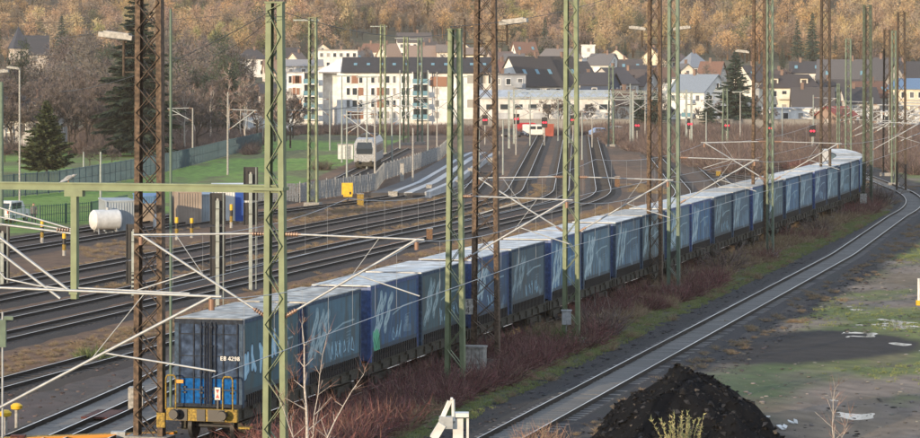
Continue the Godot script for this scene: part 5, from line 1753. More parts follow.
func vehicles() -> void:
	var van := [Vector2(-2.4, 0.35), Vector2(2.4, 0.35), Vector2(2.45, 0.9), Vector2(1.6, 1.25), Vector2(1.0, 2.0), Vector2(0.7, 2.15), Vector2(-2.4, 2.15)]
	var car := [Vector2(-2.1, 0.3), Vector2(2.1, 0.3), Vector2(2.1, 0.75), Vector2(1.1, 0.92), Vector2(0.5, 1.45), Vector2(-1.1, 1.48), Vector2(-1.9, 1.0), Vector2(-2.15, 0.9)]
	var suv := [Vector2(-2.2, 0.35), Vector2(2.2, 0.35), Vector2(2.2, 0.95), Vector2(1.2, 1.1), Vector2(0.6, 1.75), Vector2(-1.8, 1.8), Vector2(-2.2, 1.05)]
	road_vehicle("parked_van", "bright red van behind the white one at the end of the yard", "van", gp(529, 134.5), 0.3, van, 1.9, wall_mat(Color(.55, .03, .04)), [[0.2, 1.3, 1.1, 1.85]], [-1.5, 1.5])
	road_vehicle("parked_van", "white van in front of the red one at the end of the yard", "van", gp(536.5, 136.5), -0.15, van, 1.9, M.white, [[0.2, 1.3, 1.1, 1.85], [-1.0, 1.3, 0.0, 1.85]], [-1.5, 1.5])
	var bc := road_vehicle("orange_skip", "orange red steel skip right of the white van", "skip", gp(549, 137), 0.0, [Vector2(-0.75, 0.15), Vector2(0.75, 0.15), Vector2(0.85, 2.3), Vector2(-0.85, 2.3)], 1.6, wall_mat(Color(.38, .09, .06)), [], [])
	var s := Shape.new()
	for i in 3:
		s.box(Vector3(-0.6 + i * 0.6, 1.2, 0.82), Vector3(0.08, 1.9, 0.08))
	s.box(Vector3(0, 2.3, 0.82), Vector3(1.7, 0.1, 0.1))
	put("rib", s, wall_mat(Color(.42, .11, .07)), bc)
	road_vehicle("parked_car", "blue white car with its side showing at the right of the throat", "car", gp(601, 136), 0.1, car, 1.75, wall_mat(Color(.3, .45, .75)), [[-1.1, 0.95, -0.2, 1.38], [-0.1, 0.95, 0.6, 1.3]], [-1.3, 1.3])
	road_vehicle("parked_car", "dark car parked left of the red van", "car", gp(511, 137), -0.4, car, 1.75, wall_mat(Color(.04, .045, .06)), [[-1.1, 0.95, -0.2, 1.38], [-0.1, 0.95, 0.6, 1.3]], [-1.3, 1.3])
	road_vehicle("parked_car", "silver car parked beyond the blue white one", "car", gp(618, 134), 0.2, car, 1.75, M.galvanised, [[-1.1, 0.95, -0.2, 1.38], [-0.1, 0.95, 0.6, 1.3]], [-1.3, 1.3])
	var w := gp(10, 222)
	road_vehicle("parked_car", "white estate car seen from behind at the left edge", "car", w, -PI / 2 + 2.9, suv, 1.85, M.white, [[-1.7, 1.15, -0.7, 1.65], [-0.6, 1.15, 0.3, 1.65]], [-1.4, 1.4], func(o):
		var q := Shape.new()
		q.box(Vector3(-2.06, 1.42, 0), Vector3(0.06, 0.5, 1.6), Basis(Vector3.BACK, -0.45))
		put("rear_window", q, M.pane, o)
		for e in [-0.8, 0.8]:
			q = Shape.new()
			q.box(Vector3(-2.2, 0.95, e), Vector3(0.08, 0.3, 0.16))
			put("tail_light", q, M.red, o))
	# rail vehicle on the lawn track, its dark windscreen towards us
	var p := gp(364.5, 170)
	var o := thing("railcar", "white railcar with a dark windscreen standing behind the lawn", "rail vehicle", p, -0.03)
	var hw := 1.35
	s = Shape.new()
	var ring := func(z: float, top: float, wd: float): return [Vector3(-wd, 1.0, z), Vector3(wd, 1.0, z), Vector3(wd, top - 0.7, z), Vector3(wd * 0.72, top, z), Vector3(-wd * 0.72, top, z), Vector3(-wd, top - 0.7, z)]
	var rings := [ring.call(0.0, 3.5, hw * 0.95), ring.call(-0.3, 3.8, hw * 0.98), ring.call(-0.8, 3.9, hw), ring.call(-17.0, 3.9, hw)]
	rings[0][3].z = -0.2; rings[0][4].z = -0.2; rings[0][3].y = 3.65; rings[0][4].y = 3.65
	for i in 3:
		for j in 6:
			s.quad(rings[i][j], rings[i + 1][j], rings[i + 1][(j + 1) % 6], rings[i][(j + 1) % 6])
	s.quad(rings[0][0], rings[0][1], rings[0][2], rings[0][5])
	s.quad(rings[0][5], rings[0][2], rings[0][3], rings[0][4])
	put("body", s, M.silver, o)
	s = Shape.new()
	s.quad(Vector3(-0.95, 1.95, 0.03), Vector3(0.95, 1.95, 0.03), Vector3(1.02, 2.62, 0.03), Vector3(-1.02, 2.62, 0.03))
	s.quad(Vector3(-1.02, 2.62, 0.03), Vector3(1.02, 2.62, 0.03), Vector3(0.86, 3.4, -0.1), Vector3(-0.86, 3.4, -0.1))
	put("windscreen", s, M.pane, o)
	s = Shape.new()
	s.box(Vector3(0, 0.7, -0.2), Vector3(2.3, 0.5, 0.5))
	s.tube(Vector3(-0.8, 0.95, 0), Vector3(-0.8, 0.95, 0.5), 0.2, 0.2, 10)
	s.tube(Vector3(0.8, 0.95, 0), Vector3(0.8, 0.95, 0.5), 0.2, 0.2, 10)
	s.box(Vector3(0, 0.5, -9), Vector3(2.2, 0.7, 15))
	for k in 4:
		for e in [-0.75, 0.75]:
			s.tube(Vector3(e - 0.07, 0.45, -2.0 - [0.0, 2.2, 11.0, 13.2][k]), Vector3(e + 0.07, 0.45, -2.0 - [0.0, 2.2, 11.0, 13.2][k]), 0.45, 0.45, 14)
	put("underframe", s, M.chassis, o)
	for e in [-0.85, 0.85]:
		s = Shape.new()
		s.tube(Vector3(e, 1.35, -0.05), Vector3(e, 1.35, 0.04), 0.16, 0.14, 10)
		put("headlight", s, M.offwhite, o)
	for i in 6:
		for e in [-1.0, 1.0]:
			s = Shape.new()
			s.box(Vector3(e * hw, 2.5, -3.0 - i * 2.3), Vector3(0.04, 0.9, 1.7))
			put("window", s, M.pane, o)
	s = Shape.new()
	s.box(Vector3(0, 4.05, -6), Vector3(1.6, 0.3, 3.0))
	s.box(Vector3(0, 4.05, -12), Vector3(1.8, 0.35, 4.0))
	put("roof_unit", s, M.dark_steel, o)
	var h := thing("shed", "small white shed left of the railcar", "shed", gp(345.5, 159), 0.1)
	s = Shape.new()
	s.box(Vector3(0, 1.0, 0), Vector3(2.0, 2.0, 1.8))
	put("wall", s, M.white, h)
	s = Shape.new()
	s.box(Vector3(0, 2.05, 0), Vector3(2.2, 0.12, 2.0))
	put("roof", s, M.concrete, h)
	s = Shape.new()
	s.box(Vector3(0.3, 0.95, 0.91), Vector3(0.8, 1.8, 0.05))
	put("door", s, M.fence, h)
	person()

func person() -> void:
	var joints := {"hip": Vector3(0, .95, 0), "chest": Vector3(0, 1.3, 0), "neck": Vector3(0, 1.5, 0), "head": Vector3(0, 1.66, .02), "sl": Vector3(-.19, 1.42, 0), "sr": Vector3(.19, 1.42, 0), "el": Vector3(-.25, 1.13, .02), "er": Vector3(.26, 1.13, .04), "wl": Vector3(-.24, .87, .1), "wr": Vector3(.25, .88, .12), "fl": Vector3(-.24, .76, .12), "fr": Vector3(.25, .77, .14),
		"hl": Vector3(-.1, .93, 0), "hr": Vector3(.1, .93, 0), "kl": Vector3(-.12, .5, .03), "kr": Vector3(.13, .5, .0), "al": Vector3(-.13, .08, 0), "ar": Vector3(.16, .08, -.04), "tl": Vector3(-.15, .04, .16), "tr": Vector3(.19, .04, .12)}
	var bones := [["hip", "chest", .15, .17], ["chest", "neck", .15, .06], ["neck", "head", .055, .1], ["sl", "sr", .08, .08], ["sl", "el", .06, .045], ["sr", "er", .06, .045], ["el", "wl", .045, .032], ["er", "wr", .045, .032], ["wl", "fl", .038, .028], ["wr", "fr", .038, .028], ["hl", "hr", .12, .12], ["hl", "kl", .1, .065], ["hr", "kr", .1, .065], ["kl", "al", .065, .042], ["kr", "ar", .065, .042], ["al", "tl", .045, .035], ["ar", "tr", .045, .035]]
	var field := func(p: Vector3) -> float:
		var d := 9.0
		for b in bones:
			var a: Vector3 = joints[b[0]]
			var e: Vector3 = joints[b[1]]
			var t := clampf((p - a).dot(e - a) / (e - a).length_squared(), 0, 1)
			var q := p.distance_to(a.lerp(e, t)) - lerpf(b[2], b[3], t)
			var k := clampf(0.5 + 0.5 * (d - q) / 0.04, 0, 1)
			d = lerpf(d, q, k) - 0.04 * k * (1.0 - k)
		return d
	var cell := 0.035
	var org := Vector3(-.42, -.04, -.28)
	var nx := 25
	var ny := 54
	var nz := 18
	var val := PackedFloat32Array()
	val.resize(nx * ny * nz)
	for k in nz:
		for j in ny:
			for i in nx:
				val[(k * ny + j) * nx + i] = field.call(org + Vector3(i, j, k) * cell)
	var cells := {}
	for k in nz - 1:
		for j in ny - 1:
			for i in nx - 1:
				var sum := Vector3.ZERO
				var c := 0
				for e in [[0, 0, 0, 1, 0, 0], [0, 0, 0, 0, 1, 0], [0, 0, 0, 0, 0, 1], [1, 1, 0, 0, 1, 0], [1, 1, 0, 1, 0, 0], [1, 1, 0, 1, 1, 1], [1, 0, 1, 0, 0, 1], [1, 0, 1, 1, 0, 0], [1, 0, 1, 1, 1, 1], [0, 1, 1, 0, 0, 1], [0, 1, 1, 0, 1, 0], [0, 1, 1, 1, 1, 1]]:
					var f0: float = val[((k + e[2]) * ny + j + e[1]) * nx + i + e[0]]
					var f1: float = val[((k + e[5]) * ny + j + e[4]) * nx + i + e[3]]
					if (f0 < 0) != (f1 < 0):
						sum += Vector3(e[0], e[1], e[2]).lerp(Vector3(e[3], e[4], e[5]), f0 / (f0 - f1))
						c += 1
				if c: cells[Vector3i(i, j, k)] = org + (Vector3(i, j, k) + sum / c) * cell
	var s := Shape.new()
	for at_ in cells:
		for ax in 3:
			var u := Vector3i.ZERO
			var v := Vector3i.ZERO
			var w := Vector3i.ZERO
			u[ax] = 1; v[(ax + 1) % 3] = 1; w[(ax + 2) % 3] = 1
			var q: Vector3i = at_ + u
			var f0: float = val[(at_.z * ny + at_.y) * nx + at_.x]
			var f1: float = val[(q.z * ny + q.y) * nx + q.x]
			if (f0 < 0) != (f1 < 0) and cells.has(at_ - v) and cells.has(at_ - w) and cells.has(at_ - v - w):
				var y: float = cells[at_].y
				s.col = Color(.03, .035, .05) if y < 0.9 else (Color(.12, .11, .12) if y < 1.5 else (Color(.45, .27, .2) if y < 1.7 else Color(.06, .04, .03)))
				if f0 < 0: s.quad(cells[at_ - v - w], cells[at_ - w], cells[at_], cells[at_ - v])
				else: s.quad(cells[at_ - v - w], cells[at_ - v], cells[at_], cells[at_ - w])
	var o := thing("person", "person in a dark jacket and trousers standing behind the bar fence", "person", gp(34, 224.5), 0.3)
	put("body", s, mat(Color(1, 1, 1), 0.85, 0, null, 1, 0, true), o)

# ---------------------------------------------------------------- plants and the heap
func spray(s: Shape, a: Vector3, dir: Vector3, length: float, w: float, col: Color) -> void:
	var side := dir.cross(Vector3(rng.randf_range(-1, 1), rng.randf_range(-1, 1), rng.randf_range(-1, 1))).normalized()
	s.col = col
	s.blade(a, a + dir * length, w, side)

func rand_dir(up := 0.0) -> Vector3:
	var v := Vector3(rng.randfn(), rng.randfn(), rng.randfn()).normalized()
	return (v + Vector3.UP * up).normalized()

func tint(c: Color, k := 0.25) -> Color:
	var f := rng.randf_range(1.0 - k, 1.0 + k)
	return Color(c.r * f, c.g * f * rng.randf_range(0.92, 1.08), c.b * f)

func grow(wood: Shape, twigs: Shape, p: Vector3, d: Vector3, l: float, r: float, depth: int, col: Color, tw: float) -> void:
	var q := p + d * l
	wood.tube(p, q, r, r * 0.68, 5 if depth > 2 else 3, false)
	if depth == 0:
		for i in 7:
			spray(twigs, p.lerp(q, rng.randf_range(0.1, 1.0)), (d + rand_dir() * 0.9).normalized(), l * rng.randf_range(0.5, 1.1), tw, tint(col))
		return
	var n := 3 if depth > 1 else 4
	for i in n:
		var nd := (d * 1.15 + rand_dir(0.25) * rng.randf_range(0.5, 0.85)).normalized()
		grow(wood, twigs, p.lerp(q, rng.randf_range(0.55, 1.0)) if i else q, nd, l * rng.randf_range(0.6, 0.82), r * 0.62, depth - 1, col, tw)

func bare_tree(label: String, h: float, col: Color, bark: Material, group: String, slim := false, tw := 0.035) -> Node3D:
	var o := thing("bare_tree", label, "tree", Vector3.ZERO, 0.0, group)
	var wood := Shape.new()
	var twigs := Shape.new()
	var p := Vector3.ZERO
	var top := h * (0.75 if slim else 0.34)
	var last := p
	var n := 6
	for i in n:
		var q := Vector3(rng.randf_range(-1, 1) * h * 0.012, top * (i + 1) / n, rng.randf_range(-1, 1) * h * 0.012)
		wood.tube(last, q, h * 0.016 * (1.0 - 0.6 * i / n if slim else 1.0 - 0.3 * i / n), h * 0.016 * (1.0 - 0.6 * (i + 1.0) / n if slim else 1.0 - 0.3 * (i + 1.0) / n), 6, false)
		if slim and i > 1:
			for k in 3:
				grow(wood, twigs, last.lerp(q, rng.randf()), rand_dir(1.1), h * 0.13 * (1.2 - 0.1 * i), h * 0.004, 1, col, tw)
		last = q
	for k in (2 if slim else 4):
		grow(wood, twigs, last - Vector3.UP * top * 0.08 * k * (0 if slim else 1), rand_dir(1.0 if k else 2.5), h * (0.12 if slim else 0.21), h * (0.005 if slim else 0.0085), 2 if slim else 4, col, tw)
	put("trunk", wood, bark, o)
	put("crown", twigs, M.twig, o)
	return o

func conifer(called: String, label: String, h: float, wide: float, col: Color, dense := 1.0, droop := 0.25) -> Node3D:
	var o := thing(called, label, "conifer", Vector3.ZERO, 0.0)
	var wood := Shape.new()
	var s := Shape.new()
	wood.tube(Vector3.ZERO, Vector3.UP * h * 0.97, h * 0.016, 0.02, 7, false)
	var y := h * 0.07
	while y < h * 0.99:
		var f := y / h
		var reach := wide * 0.5 * pow(1.0 - f, 0.78) * rng.randf_range(0.7, 1.1) * (0.72 + 0.28 * minf(1.0, f * 6.0))
		var n := int(5 + 4 * (1.0 - f))
		var a0 := rng.randf() * TAU
		for i in n:
			var a := a0 + TAU * i / n + rng.randf_range(-0.35, 0.35)
			var d := Vector3(cos(a), rng.randf_range(-droop - 0.1, 0.1 - droop + f * 0.5), sin(a)).normalized()
			var l := reach * rng.randf_range(0.65, 1.15)
			var p := Vector3(0, y + rng.randf_range(-0.1, 0.1), 0)
			wood.tube(p, p + d * l * 0.8, 0.035 + 0.05 * (1.0 - f), 0.015, 3, false)
			var k := int((5 + l * 6.0) * dense)
			for j in k:
				var t := rng.randf_range(0.12, 1.0)
				var side := d.cross(Vector3.UP).normalized() * (1.0 if j % 2 else -1.0)
				var nd := (d * 0.75 + side * rng.randf_range(0.2, 0.95) + Vector3.DOWN * rng.randf_range(-0.15, 0.55)).normalized()
				spray(s, p + d * l * t, nd, (0.3 + l * 0.3 * (1.15 - t)) * rng.randf_range(0.7, 1.2), 0.075 + 0.012 * wide * 0.5, tint(col, 0.35))
		y += h * 0.02 + 0.1
	put("trunk", wood, M.bark, o)
	put("crown", s, M.needle, o)
	return o

func shrub_shape(h: float, wide: float, n: int, w: float, cols: Array, up := 0.7) -> Shape:
	var s := Shape.new()
	for i in n:
		var a := rng.randf() * TAU
		var r := sqrt(rng.randf()) * wide * 0.3
		var p := Vector3(cos(a) * r, 0, sin(a) * r)
		var d := (rand_dir(up) + Vector3(cos(a), 0, sin(a)) * r * 1.2 / maxf(wide, 0.1)).normalized()
		d.y = absf(d.y) + 0.15
		d = d.normalized()
		var l := h * rng.randf_range(0.55, 1.1)
		spray(s, p, d, l, w, tint(cols[rng.randi() % cols.size()]))
		for k in 2:
			spray(s, p + d * l * rng.randf_range(0.3, 0.75), (d + rand_dir() * 0.9).normalized(), l * rng.randf_range(0.3, 0.55), w * 0.7, tint(cols[rng.randi() % cols.size()]))
	return s

func forest() -> void:
	# the wooded slope: one mass of bare and autumn trees
	var protos := []
	for k in 5:
		var s := Shape.new()
		s.col = Color(.32, .26, .22)
		s.tube(Vector3.ZERO, Vector3.UP * 7.0, 0.22, 0.09, 4, false)
		var lumps := []
		for i in 9:
			var a := rng.randf() * TAU
			var r := rng.randf_range(0.3, 2.6)
			lumps.append(Vector3(cos(a) * r, rng.randf_range(4.2, 10.0 - r * 0.8), sin(a) * r))
		for l in lumps:
			s.col = Color(.3, .24, .2)
			s.tube(Vector3(0, l.y * 0.6, 0), l, 0.08, 0.04, 3, false)
			for i in 84:
				var d := rand_dir(0.3)
				var q: Vector3 = l + d * rng.randf_range(0.2, 1.5)
				spray(s, q, (d + rand_dir() * 0.7).normalized(), rng.randf_range(0.35, 0.85), rng.randf_range(0.04, 0.13), tint(Color(1, 1, 1), 0.3))
		protos.append(s.mesh())
	var places := [[], [], [], [], []]
	var tints := [[], [], [], [], []]
	var x := -420.0
	while x < 420.0:
		var z := 600.0
		while z < 1620.0:
			var px := x + rng.randf_range(-3, 3)
			var pz := z + rng.randf_range(-4, 4)
			var u := 460.0 + px * FOCAL / pz
			var near := 960.0 + 60.0 * hill_noise.get_noise_2d(px * 2.0, 7.0) - (40.0 if u > 600 else 0.0) + (60.0 if u > 360 and u < 480 else 0.0)
			var continue_on := false
			var town := pz <= near and (rng.randf() < 0.13 if u > 245 else (pz < 790.0 or rng.randf() < 0.15))
			if town and u < 55.0 and pz > 705.0: continue_on = true
			if (pz > near or town) and not continue_on and u > -120 and u < 1040:
				var k := rng.randi() % 5
				var sz := (0.55 + 1.0 * pow(rng.randf(), 1.4)) * (rng.randf_range(0.45, 0.75) if town and u > 245 else 1.0)
				places[k].append(Transform3D(Basis(Vector3.UP, rng.randf() * TAU).scaled(Vector3(sz * rng.randf_range(0.7, 1.35), sz * rng.randf_range(0.85, 1.2), sz * rng.randf_range(0.7, 1.35))), Vector3(px, land(px, pz) - 0.3, -pz)))
				var f := hill_noise.get_noise_2d(px * 4.0, pz * 2.0) * 1.2 + hill_noise.get_noise_2d(px * 1.3 + 500.0, pz * 0.7) * 0.8
				var c := Color(.36, .25, .155).lerp(Color(.26, .2, .145), clampf(0.5 + f * 2.2, 0, 1))
				var e := rng.randf() - clampf(f, -0.12, 0.2)
				if e < 0.16: c = Color(.40, .265, .13)
				elif e < 0.3: c = Color(.24, .185, .15)
				elif e < 0.38: c = Color(.24, .22, .09)
				elif e < 0.44: c = Color(.06, .08, .04)
				elif e > 0.93: c = Color(.42, .32, .18)
				if town: c = Color(.13, .11, .1) if rng.randf() < 0.85 else Color(.04, .06, .035)
				if u > 600 and not town and rng.randf() < 0.5: c = c.lerp(Color(.4, .29, .15), 0.5)
				tints[k].append(tint(c, 0.2))
			z += 7.5 + maxf(0.0, z - 900.0) * 0.006
		x += 6.2
	for k in 5:
		scatter("hill_forest", protos[k], M.twig, places[k], tints[k])
		tag(get_child(get_child_count() - 1), ["brown and orange bare wood covering the hillside", "reddish crowns mixed through the hillside wood", "pale bare crowns mixed through the hillside wood", "ochre crowns mixed through the hillside wood", "grey brown crowns mixed through the hillside wood"][k], "wood", "wood on the hillside", "stuff")
	# evergreens standing out on the slope
	var ev := [[782, 880, 45, -1], [797, 870, 20, 14], [812, 900, 12, 10], [545, 930, 18, 12], [553, 960, 28, 9], [625, 900, 40, 15], [672, 940, 28, 9], [835, 920, 35, 10], [180, 1000, 20, 9], [62, 900, 14, 8], [232, 880, 40, 10], [510, 1000, 30, 9]]
	var base := conifer("fir_tree", "dark fir on the slope behind the cream flats, lower left of the pair", 13, 6.0, Color(.03, .06, .045), 1.0)
	var names := ["dark fir on the slope behind the cream flats, shorter of the pair", "tall blue green fir on the slope behind the cream flats", "fir near the hill's upper right, left of the rusty mast with the white plate", "fir high above the steep slate roofs", "smaller fir beside the one above the steep slate roofs", "broad evergreen above the dark brown roofs", "evergreen behind the teal green mast's top", "fir behind the rusty mast with the white plate", "fir high on the slope above the bare wood", "fir on the slope right of the spire", "fir left of the white villa", "fir right of the 14 mast's top"]
	for i in ev.size():
		var g = ev[i]
		var z: float = g[1]
		var px: float = (g[0] - 460.0) * z / FOCAL
		var y := land(px, z) - 0.3
		var h := maxf(7.0, minf(20.0, EYE - (g[2] - 62.0) * z / FOCAL - y))
		if i == 0:
			base.position = Vector3(px, y, -z)
			base.scale = Vector3.ONE * h / 13.0
			tag(base, names[0], "conifer", "firs on the wooded slope")
		else:
			copy(base, Vector3(px, y, -z), i * 1.3, names[i], "firs on the wooded slope", h / 13.0)

func woods() -> void:
	# big conifers
	var c := conifer("spruce_tree", "huge dark spruce rising behind the heavy rusty mast", 23.5, 17.0, Color(.022, .04, .028), 4.6, 0.22)
	c.position = gp(137, 156)
	var c2 := conifer("cedar_tree", "broad dark cedar between the white house and the rusty mast", 15.5, 13.0, Color(.03, .055, .042), 1.7, 0.1)
	c2.position = at(735, 62, 545) * Vector3(1, 0, 1) + Vector3.UP * -0.4
	var c3 := conifer("cypress_tree", "dense olive green conifer in front of the timbered old house", 8.6, 8.2, Color(.05, .068, .028), 3.4, -0.2)
	c3.position = gp(47, 174)
	var more := [[108, 90, 500, 8, "thin conifer in the bare wood right of the timbered old house"], [232, 66, 520, 8, "dark conifer top above the bare wood"], [206, 72, 530, 8, "small dark conifer at the bare wood's edge"], [640, 88, 540, 9, "dark conifer behind the rusty mast at mid train"], [655, 92, 535, 8, "dark conifer beside the teal green mast"], [708, 92, 540, 6, "small conifer left of the cedar"]]
	for m in more:
		var z: float = m[2]
		var h = EYE - (m[1] - 62.0) * z / FOCAL - GROUND
		var p := at(m[0], 62, z)
		p.y = GROUND
		copy(c2, p, m[0], m[4], "conifers by the yard", h / 15.5).scale.x *= 0.8
	# bare trees: prototypes, then copies
	var grp := "bare trees of the wood on the left"
	var protos := [bare_tree("", 11.0, Color(.135, .11, .1), M.bark, grp), bare_tree("", 11.0, Color(.12, .1, .095), M.bark, grp), bare_tree("", 11.0, Color(.24, .16, .13), M.birch, grp, true), bare_tree("", 11.0, Color(.2, .14, .12), M.birch, grp, true)]
	var first := [true, true, true, true]
	var kinds := ["spreading grey brown bare tree", "rounded bare tree", "slim birch with a pale trunk", "slender pale trunked birch"]
	var spots := []
	var k := 0
	while spots.size() < 88:
		var u := -30.0 + fmod(k * 61.8034, 325.0)
		var z := 395.0 + fmod(k * 97.31, 150.0)
		k += 1
		if u > 205.0 and z < 430.0: continue
		var kind := rng.randi() % 2
		if u > 185.0 and u < 285.0 and rng.randf() < 0.6: kind = 2 + rng.randi() % 2
		var vt := 82.0 + 9.0 * sin(u * 0.05) + rng.randf_range(-10, 14)
		if u < 100: vt -= 8.0
		spots.append([u, z, vt, kind])
	for e in [[100, 345, 134, 0], [90, 350, 140, 1], [112, 352, 141, 1], [22, 380, 120, 0], [5, 370, 128, 1]]:
		spots.append(e)
	for e in [[560, 545, 92, 1], [548, 550, 95, 0], [590, 540, 98, 1], [660, 540, 95, 0], [720, 548, 96, 1], [756, 550, 98, 0], [842, 520, 104, 1], [868, 500, 100, 0], [886, 520, 98, 1], [905, 480, 104, 0], [618, 545, 100, 0], [770, 540, 104, 1], [820, 545, 98, 0], [700, 545, 104, 0]]:
		spots.append(e)
	var lists := [[], [], []]
	for g in spots:
		lists[0 if g[0] < 300 else (1 if g[0] < 735 else 2)].append(float(g[0]))
	for l in lists:
		l.sort()
	for i in spots.size():
		var g = spots[i]
		var order: Array = lists[0 if g[0] < 300 else (1 if g[0] < 735 else 2)]
		var z: float = g[1]
		var p := at(g[0], 62, z)
		p.y = GROUND - 0.1
		var h := clampf(EYE - (g[2] - 62.0) * z / FOCAL - GROUND, 3.0, 14.0)
		var side: float = g[0]
		var label := ""
		if side < 300.0:
			label = "%s in the wood %s" % [kinds[g[3]], "left of the huge spruce" if side < 137.0 else "right of the huge spruce"]
		elif side < 735.0:
			label = "%s behind the throat, %s tree left of the cedar" % [kinds[g[3]], ordinal(order.size() - 1 - order.find(side))]
		else:
			label = "%s behind the brambles, %s tree from the right edge" % [kinds[g[3]], ordinal(order.size() - 1 - order.find(side)).replace("last", "first")]
		if first[g[3]]:
			first[g[3]] = false
			var o: Node3D = protos[g[3]]
			o.position = p
			o.scale = Vector3.ONE * h / 11.0
			o.set_meta("label", label)
		else:
			copy(protos[g[3]], p, rng.randf() * TAU, label, grp if g[0] < 500 else "bare trees behind the throat", h / 11.0)

func brambles() -> void:
	var red := [Color(.17, .065, .065), Color(.12, .05, .055), Color(.2, .115, .095), Color(.09, .055, .05)]
	var tan := [Color(.3, .22, .15), Color(.24, .16, .11), Color(.19, .13, .09), Color(.22, .2, .1)]
	var purple := [Color(.14, .1, .095), Color(.115, .085, .08), Color(.19, .145, .12), Color(.09, .07, .065)]
	var kinds := []
	for i in 3:
		kinds.append(shrub_shape(1.25, 1.7, 90, 0.018, red).mesh())
	for i in 2:
		kinds.append(shrub_shape(0.75, 1.2, 110, 0.012, tan, 1.0).mesh())
	for i in 2:
		kinds.append(shrub_shape(2.4, 3.0, 120, 0.035, purple, 0.9).mesh())
	var places := [[], [], [], [], [], [], []]
	# strip between the train and the single track
	var s := 64.0
	while s < 345.0:
		var n := -31.0
		while n < -26.4:
			var k := fine_noise.get_noise_2d(n * 1.2, s * 0.35)
			var grass := n > -27.9 + k
			var dens := 0.16 if grass else 0.72
			if s < 95.0 and n < -29.0: dens = 0.85
			var p := yard(n + rng.randf_range(-.4, .4), s + rng.randf_range(-.6, .6), GROUND)
			var cab := gp(475, 371)
			if rng.randf() < dens and not (absf(p.x - cab.x) < 1.1 and p.z > cab.z - 0.6 and p.z < cab.z + 5.0):
				var kind := rng.randi() % 3 if (k > 0.02 + rng.randf_range(-.12, .12) and not grass) else 3 + rng.randi() % 2
				var sz := rng.randf_range(0.6, 1.25) * (0.55 if grass else 1.0)
				if not grass and rng.randf() < 0.02:
					kind = 5 + rng.randi() % 2
					sz *= 0.8
				places[kind].append(Transform3D(Basis(Vector3.UP, rng.randf() * TAU).scaled(Vector3.ONE * sz), p))
			n += 0.75
		s += 0.95
	# dry weeds between the yard tracks and at the edge of the lot
	for i in 5200:
		var lane: float = [-51.0, -61.7, -74.0, -71.0, -76.5, -21.2, -49.5][rng.randi() % 7]
		var n := lane + rng.randfn() * 0.9
		var q := rng.randf_range(70, 300)
		if fine_noise.get_noise_2d(n * 0.7 + 300.0, q * 0.45) < -0.15 and lane < -30: continue
		if lane == -21.2 and rng.randf() < 0.6: continue
		places[3 + rng.randi() % 2].append(Transform3D(Basis(Vector3.UP, rng.randf() * TAU).scaled(Vector3(1, 0.6, 1) * rng.randf_range(0.3, 0.6)), yard(n, q, GROUND)))
	# purple brown scrub behind the throat, right of the fan of tracks, and between them
	for i in 2600:
		var z := rng.randf_range(330, 536)
		var u := rng.randf_range(540, 960)
		var x := (u - 460.0) * z / FOCAL
		var edge := 24.0 + maxf(0.0, (450.0 - z) * 0.06)
		if x < edge and not (z > 470.0 and x > 30.0 - 0.0): continue
		if x > 36.0 and x < 44.0 and z < 345.0: continue
		if absf(x - (48.0 + (z - 300.0) * 0.042)) < 2.6: continue
		places[5 + rng.randi() % 2].append(Transform3D(Basis(Vector3.UP, rng.randf() * TAU).scaled(Vector3.ONE * rng.randf_range(0.5, 1.15)), Vector3(x, GROUND - 0.1, -z)))
	for i in 420:
		var z := rng.randf_range(505, 545)
		var x := rng.randf_range(-40, 40)
		places[5 + rng.randi() % 2].append(Transform3D(Basis(Vector3.UP, rng.randf() * TAU).scaled(Vector3.ONE * rng.randf_range(0.4, 0.9)), Vector3(x, GROUND - 0.1, -z)))
	for i in 420:                                                # hedge in front of the flats
		var u := rng.randf_range(285, 480)
		var z := rng.randf_range(520, 550)
		places[5 + rng.randi() % 2].append(Transform3D(Basis(Vector3.UP, rng.randf() * TAU).scaled(Vector3.ONE * rng.randf_range(0.4, 0.8)), Vector3((u - 460) * z / FOCAL, GROUND - 0.1, -z)))
	for i in 700:                                                # undergrowth of the left wood
		var u := rng.randf_range(-30, 260)
		var z := rng.randf_range(400, 540)
		places[5 + rng.randi() % 2].append(Transform3D(Basis(Vector3.UP, rng.randf() * TAU).scaled(Vector3.ONE * rng.randf_range(0.5, 1.0)), Vector3((u - 460) * z / FOCAL, GROUND - 0.1, -z)))
	var words := ["dark red brambles between the train and the single track", "wine red bramble canes beside the train", "reddish brown bramble tangle beside the train", "dry straw coloured weeds along the tracks", "bleached weeds between the tracks", "purple brown scrub behind the throat", "bare scrub spreading behind the train's end"]
	for i in 7:
		tag(scatter("bramble_undergrowth" if i < 3 else ("dry_weeds" if i < 5 else "scrub_undergrowth"), kinds[i], M.twig, places[i], []), words[i], "undergrowth", "undergrowth of the yard", "stuff")
	# grass tufts on the lawn edge, verge and lot
	var tuft := shrub_shape(0.16, 0.55, 16, 0.012, [Color(.15, .21, .06), Color(.19, .22, .07), Color(.22, .21, .11)], 1.6).mesh()
	var spots := []
	for i in 15000:
		var n := rng.randf_range(-28.3, -26.2) if i % 3 == 0 else rng.randf_range(-20.0, 2.0)
		var q := rng.randf_range(70, 250)
		if n > -20.6 and fine_noise.get_noise_2d(n * 0.7 + 300.0, q * 0.45) < rng.randf_range(-0.15, 0.2): continue
		if n > -20.6 and Vector2((n + 18.6) / 5.0, (q - 131.0) / 7.0).length() < 1.4: continue
		spots.append(Transform3D(Basis(Vector3.UP, rng.randf() * TAU).scaled(Vector3.ONE * rng.randf_range(0.4, 1.0)), yard(n, q, GROUND)))
	tag(scatter("grass", tuft, M.twig, spots, []), "short green grass along the verge and over the lot", "grass", "", "stuff")
	var stone := Shape.new()
	stone.lathe(Vector3.ZERO, [Vector2(0, -.5), Vector2(.9, -.2), Vector2(.8, .35), Vector2(0, .6)], 5)
	spots = []
